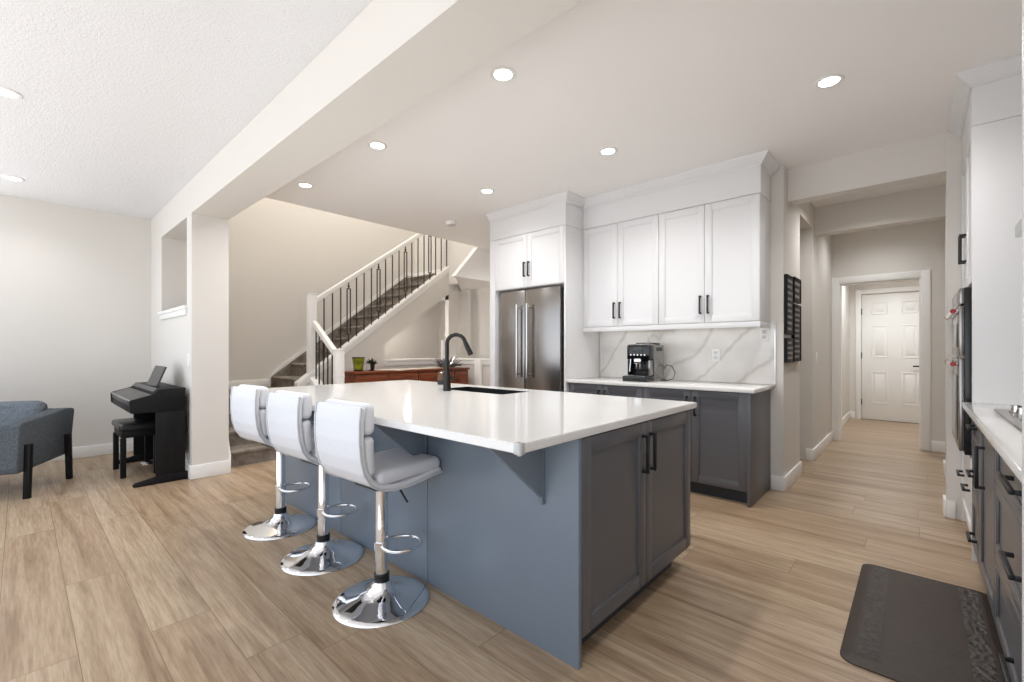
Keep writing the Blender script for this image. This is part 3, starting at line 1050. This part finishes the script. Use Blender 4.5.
# worktop with sink cut-out
TX0, TX1, TY0, TY1 = -3.75, -0.930, 1.06, 2.59
SKX0, SKX1, SKY0, SKY1 = -2.72, -2.05, 2.16, 2.46
wt = MB()
pts = {}
xs, ys = [TX0, SKX0, SKX1, TX1], [TY0, SKY0, SKY1, TY1]
for z in (.868, .90):
    for i, x in enumerate(xs):
        for j, y in enumerate(ys):
            pts[(i, j, z)] = wt.bm.verts.new((x, y, z))
for i in range(3):
    for j in range(3):
        if (i, j) == (1, 1):
            continue
        for z in (.868, .90):
            q = [pts[(i, j, z)], pts[(i + 1, j, z)], pts[(i + 1, j + 1, z)], pts[(i, j + 1, z)]]
            wt.bm.faces.new(q if z > .88 else q[::-1])


def side(a, b_):
    wt.bm.faces.new((pts[(*a, .868)], pts[(*b_, .868)], pts[(*b_, .90)], pts[(*a, .90)]))


for i in range(3):
    side((i, 0), (i + 1, 0))
    side((i + 1, 3), (i, 3))
    side((0, i + 1), (0, i))
    side((3, i), (3, i + 1))
side((1, 1), (1, 2)); side((1, 2), (2, 2)); side((2, 2), (2, 1)); side((2, 1), (1, 1))
bmesh.ops.recalc_face_normals(wt.bm, faces=wt.bm.faces)
es = [e for e in wt.bm.edges if len(e.link_faces) == 2 and e.calc_face_angle(0) > 1.0]
bmesh.ops.bevel(wt.bm, geom=es, offset=.0035, segments=2, affect='EDGES')
single('island_worktop', wt, M['quartz'], 'large glossy white quartz worktop of the island', 'worktop')
for gx_, sg, lab in ((TX1, 1, 'small clear plastic corner guard on the front corner of the worktop'), (TX0, -1, 'small clear plastic corner guard on the worktop corner by the stairs')):
    cg = MB()

    def gb(a0, a1, b0, b1, z0_, z1_):
        p_, q_ = sorted((gx_ + sg * a0, gx_ + sg * a1))
        cg.box(p_, q_, b0, b1, z0_, z1_, .001)
    gb(-.024, .0025, TY0 - .0025, TY0 + .024, .9003, .9028)
    gb(.0003, .0028, TY0 - .0025, TY0 + .024, .866, .9002)
    gb(-.024, .0002, TY0 - .0028, TY0 - .0003, .866, .9002)
    cg.lathe([(0, -.020), (.008, -.019), (.010, -.014), (.010, .016), (.007, .020), (0, .0205)], (gx_, TY0, .8835), 16)
    single('corner_guard', cg, M['guard'], lab, 'corner guard', 'corner guards of the worktop')

sk = MB()
tk = .010
sz0, sz1 = .655, .8985
a0, a1, b0, b1 = SKX0 + .004, SKX1 - .004, SKY0 + .004, SKY1 - .004
sk.box(a0, a1, b0, b1, sz0, sz0 + tk)
sk.box(a0, a0 + tk, b0, b1, sz0 + tk, sz1).box(a1 - tk, a1, b0, b1, sz0 + tk, sz1)
sk.box(a0 + tk, a1 - tk, b0, b0 + tk, sz0 + tk, sz1).box(a0 + tk, a1 - tk, b1 - tk, b1, sz0 + tk, sz1)
t_ = Thing('kitchen_sink', 'black undermount sink let into the white worktop', 'sink', (-2.385, 2.31, sz0))
t_.part('basin', sk, M['sink'])
t_.part('drain', MB().lathe([(0, .001), (.04, .001), (.045, .004), (.03, .003), (0, .002)], (-2.385, 2.31, sz0 + tk), 24), M['steel_light'])

fx, fy = -2.53, 2.085
t_ = Thing('kitchen_faucet', 'dark bronze gooseneck faucet standing beside the sink', 'faucet', (fx, fy, .90))
t_.part('base', MB().lathe([(.030, 0), (.031, .006), (.029, .014), (.024, .10), (.0175, .19), (.0165, .22), (0, .22)], (fx, fy, .90), 24), M['bronze'])
arc = [(fx, fy, 1.10)]
dx, dy = math.cos(math.radians(42)), math.sin(math.radians(42))
R_ = .066
for i in range(0, 17):
    a = PI - i * (PI * .93) / 16
    s_ = R_ + R_ * math.cos(a)
    arc.append((fx + dx * s_, fy + dy * s_, 1.242 + R_ * math.sin(a)))
t_.part('neck', MB().tube(arc, .0145, 14), M['bronze'])
e = Vector(arc[-1])
dn = (Vector(arc[-1]) - Vector(arc[-2])).normalized()
t_.part('spray_head', MB().lathe([(.0145, 0), (.016, .01), (.0175, .03), (.0205, .095), (.019, .105), (0, .105)], e, 20, dn + Vector((dx * .12, dy * .12, 0))), M['bronze'])
t_.part('lever', MB().cyl((fx + .015, fy + .018, .985), (fx + .03, fy + .036, .99), .010).cyl((fx + .03, fy + .036, .99), (fx + .033, fy + .045, 1.05), .005), M['bronze'])
bx_, by_ = -3.02, 2.44
t_ = Thing('glass_jar', 'small brown glass jar with dark base behind the faucet', 'jar', (bx_, by_, .90))
t_.part('jar_body', MB().lathe([(.040, .036), (.042, .04), (.042, .098), (.036, .105), (.036, .112), (0, .112)], (bx_, by_, .901), 24), M['amber'])
t_.part('jar_base', MB().lathe([(0, 0), (.043, 0), (.046, .005), (.046, .03), (.042, .036), (0, .036)], (bx_, by_, .901), 24), M['black_plastic'])

# ------------------------------------------------------------------ bar stools
def make_stool(label):
    t = Thing('bar_stool', label, 'bar stool', (0, 0, 0), 'white bar stools along the island')
    t.part('base', MB().lathe([(0, .0), (.222, .0), (.224, .004), (.221, .010), (.20, .017), (.16, .026), (.11, .038), (.07, .055), (.048, .078), (.042, .10), (0, .10)], (0, 0, 0), 56), M['chrome'], angle=50)
    t.part('collar', MB().lathe([(0, .1005), (.036, .1005), (.036, .132), (.033, .135), (0, .135)], (0, 0, 0), 24), M['black_plastic'])
    t.part('column', MB().lathe([(.0295, .1355), (.0295, .36), (.029, .362), (.0285, .558), (0, .558)], (0, 0, 0), 24), M['chrome'], label='chrome gas lift column')
    rg = MB()
    dx_, dy_ = math.cos(math.radians(48)), math.sin(math.radians(48))
    ring = []
    for i in range(40):
        a = 2 * PI * i / 40
        ring.append((dx_ * .092 + .092 * math.cos(a), dy_ * .092 + .092 * math.sin(a), .265))
    rg.tube(ring, .0085, 10, True)
    rg.lathe([(.0305, -.02), (.035, -.02), (.035, .02), (.0305, .02)], (0, 0, .265), 20)
    t.part('footrest', rg, M['chrome'], label='chrome foot ring')
    t.part('lever', MB().tube([(.03, .02, .562), (.06, .045, .553), (.095, .07, .48), (.10, .075, .47)], .005, 8), M['black_metal'])
    t.part('mount_plate', MB().box(-.09, .09, -.09, .09, .5585, .573, .004), M['black_metal'])
    # bent shell
    line = [(-.216, .957), (-.224, .89), (-.224, .81), (-.217, .735), (-.200, .675), (-.170, .63), (-.125, .602), (-.06, .589), (0, .587), (.09, .594), (.16, .604), (.222, .610)]
    th = .026
    outl, inl = [], []
    for i, p in enumerate(line):
        a = Vector(line[max(i - 1, 0)])
        b_ = Vector(line[min(i + 1, len(line) - 1)])
        d_ = (b_ - a).normalized()
        nn = Vector((-d_.y, d_.x))
        outl.append((p[0] - nn.x * th / 2, p[1] - nn.y * th / 2))
        inl.append((p[0] + nn.x * th / 2, p[1] + nn.y * th / 2))
    t.part('shell', MB().prism(outl + inl[::-1], 'x', -.178, .178, .009, 3), M['leather'], angle=60)
    for e in (-.178, .178):
        t.part('piping', MB().tube([(e, p[0], p[1]) for p in outl], .0045, 8), M['piping'], label='grey piping on the shell edge')
    # pads
    def pad(name, x0, x1, y0, y1, z0, z1, r, tilt=0, piv=None):
        mt = None
        if tilt:
            mt = Matrix.Translation(piv) @ Matrix.Rotation(tilt, 4, 'X') @ Matrix.Translation(-Vector(piv))
        t.part(name, MB().box(x0, x1, y0, y1, z0, z1, r, 5, mt), M['leather'], angle=70)
    pad('back_pad', -.174, .174, -.209, -.150, .834, .970, .027, math.radians(-1), (0, -.18, .87))
    pad('back_pad', -.174, .174, -.208, -.148, .652, .829, .027, math.radians(3), (0, -.18, .74))
    pad('seat_pad', -.176, .176, -.140, .226, .610, .674, .028, math.radians(1.5), (0, .22, .64))
    return t


s0 = make_stool('white padded bar stool nearest the front corner of the island')
spots = [(-1.900, 1.165, 4, None), (-2.545, 1.18, 4, 'middle white padded bar stool of the row along the island'),
         (-3.19, 1.185, 5, 'white padded bar stool nearest the stairs and wall post')]
for i, (x, y, a, lab) in enumerate(spots):
    r = s0.root if i == 0 else copy_tree(s0.root, (x, y, 0))
    r.location = (x, y, 0)
    r.rotation_euler = (0, 0, math.radians(a))
    if lab:
        r['label'] = lab

# ------------------------------------------------------------------ piano, bench, music rest
PXL, PXR = -6.22, -5.02
t_ = Thing('digital_piano', 'black upright digital piano against the corner wall', 'piano', (-5.62, .85, 0))
sidep = [(1.03, .849), (.835, .845), (.822, .83), (.80, .806), (.77, .795), (.64, .76), (.632, .75), (.636, .655), (.65, .642), (1.03, .642)]
for a, c in ((PXL, PXL + .03), (PXR - .03, PXR)):
    t_.part('side_cheek', MB().prism(sidep, 'x', a, c, .003), M['black_wood'])
for a, c in ((PXL + .002, PXL + .032), (PXR - .032, PXR - .002)):
    t_.part('leg_panel', MB().box(a, c, .815, 1.03, .075, .641, .002), M['black_wood'])
    t_.part('foot', MB().prism([(.66, .002), (.655, .018), (.672, .034), (.80, .06), (.83, .074), (1.045, .074), (1.045, .002)], 'x', a - .006, c + .006, .003), M['black_wood'])
t_.part('key_bed', MB().box(PXL + .031, PXR - .031, .645, 1.02, .643, .70, .002), M['black_wood'])
t_.part('key_lid', MB().prism([(.642, .704), (.642, .757), (.79, .798), (.80, .79), (.80, .704)], 'x', PXL + .032, PXR - .032, .003), M['grey_lid'])
t_.part('lid_edge', MB().box(PXL + .034, PXR - .034, .634, .641, .742, .76, .002), M['steel_light'])
t_.part('top_case', MB().prism([(.803, .704), (.803, .81), (.838, .846), (1.02, .85), (1.02, .704)], 'x', PXL + .032, PXR - .032, .003), M['black_wood'])
t_.part('control_panel', MB().prism([(.806, .818), (.836, .849), (.832, .851), (.802, .821)], 'x', PXL + .05, PXR - .05), M['grey_lid'])
t_.part('back_brace', MB().box(PXL + .034, PXR - .034, .99, 1.01, .22, .62, .002), M['black_wood'])
pb = t_.part('pedal_box', MB().box(-5.78, -5.46, .93, 1.00, .06, .20, .003).box(-5.64, -5.60, .94, .985, .20, .22), M['black_wood'])
for i in range(3):
    t_.part('pedal', MB().box(-5.69 + i * .06, -5.66 + i * .06, .80, .93, .075, .087, .003), M['chrome'], pb)
r_ = single('music_rest', MB().bar((-5.47, .862, .866), (-5.47, .925, 1.035), .46, .014, (0, -1, .4), .003).box(-5.70, -5.24, .842, .872, .853, .866, .003), M['grey_lid'],
            'dark music stand leaning on top of the piano', 'music stand')
t_ = Thing('piano_bench', 'black vinyl padded piano bench in front of the piano', 'bench', (-5.72, .77, 0))
bx0, bx1, by0, by1 = -5.98, -5.47, .625, .915
t_.part('seat_pad', MB().box(bx0 - .01, bx1 + .01, by0 - .01, by1 + .01, .435, .50, .025, 4), M['black_vinyl'], angle=60)
t_.part('apron', MB().box(bx0 + .01, bx1 - .01, by0 + .01, by1 - .01, .37, .434, .002), M['black_wood'])
for x in (bx0 + .022, bx1 - .022):
    for yy in (by0 + .022, by1 - .022):
        t_.part('leg', MB().box(x - .021, x + .021, yy - .021, yy + .021, 0, .3695, .002), M['black_wood'])

# ------------------------------------------------------------------ sofa
A0, A1 = Vector((-5.303, .062, 0)), Vector((-5.822, .328, 0))
fw = (A0 - A1).normalized()
sd = Vector((-fw.y, fw.x, 0))
if sd.y < 0:
    sd = -sd
org = (A0 + A1) / 2
MT = Matrix(((fw.x, sd.x, 0, org.x), (fw.y, sd.y, 0, org.y), (0, 0, 1, 0), (0, 0, 0, 1)))
# local frame: +x front, +y towards the kitchen side, origin midway between two legs
t_ = Thing('sofa', 'blue grey tweed sofa with black legs by the left wall', 'sofa', org)


def lbm(mb):
    mb.bm.transform(MT)
    return mb


SWd = 1.55
arm = [(.36, .215), (.375, .26), (.335, .595), (.31, .612), (-.30, .655), (-.415, .648), (-.435, .63), (-.365, .235)]
for y0, y1 in ((-.175, -.045), (-SWd + .02, -SWd + .145)):
    t_.part('arm', lbm(MB().prism(arm, 'y', y0, y1, .028, 4)), M['tweed'], angle=60)
t_.part('back', lbm(MB().prism([(-.36, .235), (-.41, .63), (-.39, .652), (-.30, .655), (-.27, .64), (-.20, .235)], 'y', -SWd + .146, -.166, .02, 3)), M['tweed'], angle=60)
t_.part('seat_base', lbm(MB().box(-.20, .33, -SWd + .146, -.166, .215, .33, .015, 3)), M['tweed'], angle=60)
for y0, y1 in ((-.855, -.168), (-SWd + .148, -.859)):
    t_.part('seat_cushion', lbm(MB().box(-.22, .345, y0, y1, .332, .465, .035, 4)), M['cushion'], angle=60)
for y0, y1 in ((-.85, -.172), (-SWd + .15, -.862)):
    mt = Matrix.Translation((-.19, 0, .46)) @ Matrix.Rotation(math.radians(-14), 4, 'Y')
    t_.part('back_cushion', lbm(MB().box(-.085, .075, y0, y1, .01, .285, .06, 5, mt)), M['cushion'], angle=70)
for x in (.285, -.285):
    for y0, y1 in ((-.0445, -.005), (-SWd - .02, -SWd + .0195)):
        lean = .012 if x > 0 else -.012
        zt = .435 if x > 0 else .42
        pts = [(x - .022 - lean, zt), (x + .022 - lean, zt), (x + .018 + lean, 0), (x - .018 + lean, 0)]
        t_.part('leg', lbm(MB().prism(pts, 'y', y0, y1, .002)), M['black_wood'], label='black wooden leg')

# ------------------------------------------------------------------ right hand run: oven tower, base cabinets, counter
TY_0, TY_1 = 3.63, 4.455
TF = .247
t_ = Thing('oven_tower', 'tall white oven cabinet at the end of the cooktop counter', 'cabinet', (.5, 4.0, 0))
t_.part('side_panel', MB().box(TF - .018, RX - .002, TY_0, TY_0 + .02, 0, 2.464, .002), M['cab_white'])
t_.part('carcass', MB().box(TF, RX - .002, TY_0 + .021, TY_1 - .021, .11, 2.464, .002), M['cab_white'])
t_.part('side_panel', MB().box(TF - .018, RX - .002, TY_1 - .02, TY_1, 0, 2.464, .002), M['cab_white'])
t_.part('kick_board', MB().box(TF + .05, TF + .065, TY_0 + .021, TY_1 - .021, 0, .109), M['cab_white'])
t_.part('frieze', MB().box(TF - .018, RX - .002, TY_0, TY_1, 2.467, 2.71, .002), M['cab_white'])
my = (TY_0 + TY_1) / 2
for (u0, u1, hu) in ((TY_0 + .022, my - .0015, my - .035), (my + .0015, TY_1 - .022, my + .035)):
    dr = t_.part('door', shaker(MB(), u0, u1, 1.585, 2.46, TF - .0005, -1, 'x', .058), M['cab_white'])
    t_.part('handle', pull(hu, 1.84, .18, TF - .0195, -1, 'x'), M['black_metal'], dr, label='black bar handle')
dr = t_.part('drawer', shaker(MB(), TY_0 + .022, TY_1 - .022, .115, .575, TF - .0005, -1, 'x', .058), M['cab_white'])
for hu in (3.80, 4.22):
    t_.part('handle', pull(hu, .375, .15, TF - .0195, -1, 'x', False), M['black_metal'], dr, label='black bar handle')
crown('trim_10', [(TF - .018, 4.455), (TF - .018, TY_0), (RX - .002, TY_0)], 2.687, CZ - .001, .065)

ov = Thing('wall_oven', 'stainless double wall oven with red ended handles', 'oven', (.3, 4.0, .59))
oy0, oy1 = TY_0 + .045, TY_1 - .045
OF = TF - .046
ov.part('frame', MB().box(OF + .001, TF - .001, oy0, oy1, .59, 1.56, .002), M['black_plastic'])
for z0, z1 in ((.61, 1.145), (1.165, 1.455)):
    dr = ov.part('door', MB().box(OF - .022, OF, oy0 + .004, oy1 - .004, z0, z1, .004), M['steel'])
    ov.part('window', MB().box(OF - .0245, OF - .0225, oy0 + .10, oy1 - .10, z0 + .05, z1 - .10, .001), M['dark_glass'], dr)
    zz = z1 - .03
    hb = MB().cyl((OF - .046, oy0 + .03, zz), (OF - .046, oy1 - .03, zz), .012, seg=16)
    for yy in (oy0 + .10, oy1 - .10):
        hb.cyl((OF - .046, yy, zz), (OF - .022, yy, zz), .009, seg=12)
    ov.part('handle', hb, M['chrome'], dr, label='chrome tubular handle')
    for yy in (oy0 + .008, oy1 - .03):
        ce = MB().lathe([(0, 0), (.0125, 0), (.014, .004), (.014, .018), (.0125, .0215), (0, .0215)], (OF - .046, yy, zz), 18, (0, 1, 0))
        ov.part('handle_cap', ce, M['red'], dr, label='red end caps of the handle')
cpn = ov.part('control_panel', MB().box(OF - .02, OF, oy0 + .004, oy1 - .004, 1.465, 1.557, .003), M['steel'])
ov.part('display', MB().box(OF - .0215, OF - .0202, my - .16, my + .16, 1.485, 1.54), M['dark_glass'], cpn)

RF = .227      # face of the grey doors
banks = [(3.20, 3.625, 'd', 'narrow slate grey drawer cabinet beside the oven tower'),
         (2.62, 3.199, 'c', 'slate grey door cabinet under the cooktop'),
         (1.60, 2.619, 'D', 'wide slate grey drawer cabinet next to the tall end panel')]
for y0, y1, kind, lab in banks:
    t_ = Thing('base_cabinet', lab, 'cabinet', (.55, (y0 + y1) / 2, 0), 'slate grey base cabinets under the cooktop counter')
    t_.part('carcass', MB().box(RF + .0205, RX - .002, y0 + .001, y1 - .001, .105, .866, .002), M['cab_grey'])
    t_.part('toe_kick', MB().box(RF + .075, RF + .09, y0, y1, 0, .104), M['toe'])
    if kind == 'c':
        dr = t_.part('door', shaker(MB(), y0 + .002, y1 - .002, .108, .862, RF + .02, -1, 'x', .06), M['cab_grey'])
        t_.part('handle', pull(2.95, .66, .195, RF, -1, 'x'), M['black_metal'], dr, label='black bar handle')
    else:
        for z0, z1 in ((.108, .39), (.393, .674), (.677, .862)):
            dr = t_.part('drawer', shaker(MB(), y0 + .002, y1 - .002, z0, z1, RF + .02, -1, 'x', .045), M['cab_grey'])
            hy, hl = (2.02, .22) if kind == 'D' else (3.375, .15)
            zz = {.108: .21, .393: .545, .677: .79}[z0]
            t_.part('handle', pull(hy, zz, hl, RF, -1, 'x', False), M['black_metal'], dr, label='black bar handle')
single('countertop', MB().box(.190, RX - .001, 1.601, 3.629, .868, .90, .003), M['quartz'], 'white quartz counter with the cooktop on the right', 'countertop')
struct('wall_backsplash', MB().box(RX - .011, RX - .0005, 1.601, 3.629, .901, 1.62), M['marble'])
pt = Thing('pantry_cabinet', 'tall white pantry end at the right edge', 'cabinet', (.5, 1.3, 0))
pt.part('side_panel', MB().box(.183, RX - .002, 1.575, 1.597, 0, 2.46, .002), M['cab_white'])
pt.part('carcass', MB().box(.205, RX - .002, 1.05, 1.574, .105, 2.46, .002), M['cab_white'])
for z0, z1 in ((.11, 1.40), (1.404, 2.455)):
    dr = pt.part('door', shaker(MB(), 1.055, 1.57, z0, z1, .2045, -1, 'x', .058), M['cab_white'])
    pt.part('handle', pull(1.09, 1.22 if z0 < 1 else 1.60, .16, .1855, -1, 'x'), M['black_metal'], dr)

ck = Thing('gas_cooktop', 'stainless gas cooktop with chrome knobs in the right counter', 'cooktop', (.55, 2.75, .90))
ck.part('tray', MB().box(.275, .78, 2.32, 3.20, .9005, .912, .004), M['steel'])
for i in range(5):
    yy = 2.45 + i * .15
    ck.part('knob', MB().lathe([(0, 0), (.024, 0), (.025, .006), (.019, .010), (.018, .032), (.014, .036), (0, .036)], (.335, yy, .9125), 20), M['chrome'])
for (bx2, by2) in ((.45, 2.50), (.65, 2.50), (.55, 2.76), (.45, 3.03), (.65, 3.03)):
    ck.part('burner', MB().lathe([(0, 0), (.045, 0), (.045, .010), (.032, .012), (.032, .02), (0, .022)], (bx2, by2, .9125), 20), M['iron'])
for (g0, g1) in ((2.37, 2.63), (2.64, 2.88), (2.89, 3.16)):
    gr = MB()
    gx0, gx1 = .39, .75
    for x in (gx0, (gx0 + gx1) / 2, gx1):
        gr.box(x - .006, x + .006, g0, g1, .938, .952, .002)
    for yy in (g0 + .006, (g0 + g1) / 2, g1 - .006):
        gr.box(gx0, gx1, yy - .006, yy + .006, .939, .951, .002)
    for x in (gx0, gx1):
        for yy in (g0 + .006, g1 - .006):
            gr.box(x - .007, x + .007, yy - .007, yy + .007, .9125, .938)
    ck.part('grate', gr, M['iron'])
hd_ = Thing('range_hood', 'brushed steel range hood above the cooktop at the right edge', 'range hood', (.6, 2.75, 1.73))
hd_.part('canopy', MB().prism([(.345, 1.735), (.345, 1.79), (.60, 2.02), (RX - .002, 2.02), (RX - .002, 1.735)], 'y', 2.30, 3.20, .003), M['steel_light'])
hd_.part('chimney', MB().box(.58, RX - .002, 2.60, 2.90, 2.021, CZ - .002, .002), M['steel_light'])
hd_.part('filter', MB().box(.40, .80, 2.40, 3.10, 1.728, 1.7345, .002), M['steel'])

# ------------------------------------------------------------------ kitchen mat
mx0, mx1, my0, my1 = -.228, .265, 2.13, 3.19
t_ = Thing('kitchen_mat', 'dark brown cushioned floor mat in front of the cooktop cabinets', 'mat', ((mx0 + mx1) / 2, (my0 + my1) / 2, 0))


def rrect(x0, x1, y0, y1, r, n=6):
    out = []
    for cx_, cy_, a0 in ((x1 - r, y1 - r, 0), (x0 + r, y1 - r, PI / 2), (x0 + r, y0 + r, PI), (x1 - r, y0 + r, 3 * PI / 2)):
        for i in range(n + 1):
            a = a0 + PI / 2 * i / n
            out.append((cx_ + r * math.cos(a), cy_ + r * math.sin(a)))
    return out


pm = MB()
loops = []
for ins, z in ((0, .0005), (0, .005), (.035, .018), (.04, .0185)):
    loops.append([pm.bm.verts.new((x, y, z)) for x, y in rrect(mx0 + ins, mx1 - ins, my0 + ins, my1 - ins, .055 - ins * .5)])
for A, B in zip(loops, loops[1:]):
    for i in range(len(A)):
        j = (i + 1) % len(A)
        pm.bm.faces.new((A[i], A[j], B[j], B[i]))
pm.bm.faces.new(loops[-1])
pm.bm.faces.new(loops[0][::-1])
t_.part('mat_body', pm, M['mat'], angle=20)
bo = MB()
for a, c in ((mx0 + .05, mx0 + .115), (mx1 - .115, mx1 - .05)):
    bo.box(a, c, my0 + .06, my1 - .06, .0186, .0196, .0)
t_.part('embossed_border', bo, M['mat_border'])
bo = MB()
for a in (mx0 + .044, mx0 + .118, mx1 - .121, mx1 - .047):
    bo.box(a, a + .003, my0 + .05, my1 - .05, .0186, .0198, .0)
t_.part('border_line', bo, M['mat'])

# ------------------------------------------------------------------ letter board signs on the hall wall
signs = [(4.36, 4.61, 1.34, 1.83, 9, 'tall black word sign at upper left of the hall sign group'),
         (4.36, 4.625, 1.095, 1.29, 4, 'small black word sign below the tall left one'),
         (4.66, 4.945, 1.64, 1.845, 3, 'small black word sign at upper right of the hall sign group'),
         (4.66, 4.945, 1.10, 1.60, 10, 'tall black word sign at lower right of the hall sign group')]
for y0, y1, z0, z1, n, lab in signs:
    t_ = Thing('wall_sign', lab, 'sign', (-.84, (y0 + y1) / 2, z0), 'black word signs on the hall wall')
    t_.part('board', MB().box(-.839, -.818, y0, y1, z0, z1, .002), M['black_wood'])
    for i in range(n):
        zc = z1 - (i + .75) * (z1 - z0) / (n + .5)
        hh = (z1 - z0) / (n + .5) * .22
        yy = y0 + .02 + random.uniform(0, .03)
        end = y1 - .02 - random.uniform(0, .05)
        tx = MB()
        while yy < end:
            w_ = random.uniform(.008, .018)
            tx.box(-.8185, -.8172, yy, min(yy + w_, end), zc - hh, zc + hh)
            yy += w_ + .008
        t_.part('lettering', tx, M['letter'])
    t_.part('frame', MB().box(-.839, -.812, y0 - .008, y0, z0 - .008, z1 + .008).box(-.839, -.812, y1, y1 + .008, z0 - .008, z1 + .008)
            .box(-.839, -.812, y0, y1, z0 - .008, z0).box(-.839, -.812, y0, y1, z1, z1 + .008), M['black_wood'])

# ------------------------------------------------------------------ ceiling lamps
def downlight(x, y, label, power=14, col=(1.0, .988, .975), zc=CZ):
    t = Thing('recessed_light', label, 'ceiling light', (x, y, zc), 'recessed ceiling lights')
    t.part('trim_ring', MB().lathe([(.050, -.0005), (.074, -.0005), (.075, -.004), (.070, -.007), (.052, -.006), (.050, -.003)], (x, y, zc), 32), M['plate'])
    t.part('lens', MB().lathe([(0, -.0045), (.0495, -.0045), (.0495, -.001), (0, -.001)], (x, y, zc), 32), M['lamp'])
    d_ = bpy.data.lights.new('lamp', 'SPOT')
    d_.energy = power * P_LAMP
    d_.color = col
    d_.spot_size = math.radians(150)
    d_.spot_blend = .8
    d_.shadow_soft_size = .05
    o = bpy.data.objects.new('lamp', d_)
    COL.objects.link(o)
    o.parent = t.root
    o.location = (0, 0, -.03)


downlight(-1.749, 1.85, 'recessed ceiling light above the front half of the island')
downlight(-3.072, 1.845, 'recessed ceiling light above the back half of the island')
downlight(-4.327, 1.83, 'recessed ceiling light between the beam and the stairs')
downlight(-.383, 3.18, 'recessed ceiling light nearest the hall opening')
downlight(-1.812, 3.125, 'recessed ceiling light in front of the wall cabinets')
downlight(-3.157, 3.108, 'recessed ceiling light in front of the fridge', 8)
downlight(-6.129, -.043, 'recessed ceiling light over the sofa near the left wall', 6)
downlight(-4.119, -.062, 'recessed ceiling light of the textured ceiling further from the left wall', 8)
downlight(-.33, 5.25, 'added unseen ceiling light in the hall behind the first beam', 15)  # fixture out of view, added to light the hall
downlight(-.33, 6.6, 'added unseen ceiling light in the hall behind the second beam', 7, (.95, .975, 1.0))  # extra lamp out of view, lifts the dark wall over the opening
downlight(-.33, 8.5, 'added unseen ceiling light in the mudroom before the far door', 34, (.94, .97, 1.0))  # unseen lamp added in place of mudroom window light
t_ = Thing('stair_fill_lamp', 'added fill lamp hidden under the upper stair flight', 'ceiling light', (-6.12, 4.2, nosing(4.2) - .36))  # added out of sight to brighten the opening below the stairs
zl = nosing(4.2) - .36
t_.part('body', MB().lathe([(0, -.03), (.05, -.03), (.055, -.02), (.055, -.002), (0, -.002)], (-6.12, 4.2, zl - .045), 24), M['plate'])
t_.part('lens', MB().lathe([(0, -.036), (.04, -.036), (.045, -.031), (0, -.031)], (-6.12, 4.2, zl - .045), 24), M['lamp'])
d_ = bpy.data.lights.new('lamp', 'POINT')
d_.energy = 4.5 * P_LAMP
d_.color = (1.0, .95, .9)
d_.shadow_soft_size = .06
o = bpy.data.objects.new('lamp', d_)
COL.objects.link(o)
o.parent = t_.root
o.location = (0, 0, -.16)
downlight(-4.15, 4.85, 'added unseen light in the passage ceiling behind the fridge', 10)  # hidden by the fridge end, added to brighten the stair passage
t_ = Thing('smoke_detector', 'round white smoke detector on the ceiling by the stairs', 'smoke detector', (-4.25, 3.566, CZ))
t_.part('body', MB().lathe([(0, -.042), (.045, -.042), (.06, -.032), (.066, -.012), (.066, -.0005), (0, -.0005)], (-4.25, 3.566, CZ), 28), M['plate'])
t_.part('vent_ring', MB().lathe([(.052, -.0425), (.054, -.039), (.05, -.0445), (.046, -.0435)], (-4.25, 3.566, CZ), 28), M['piping'])
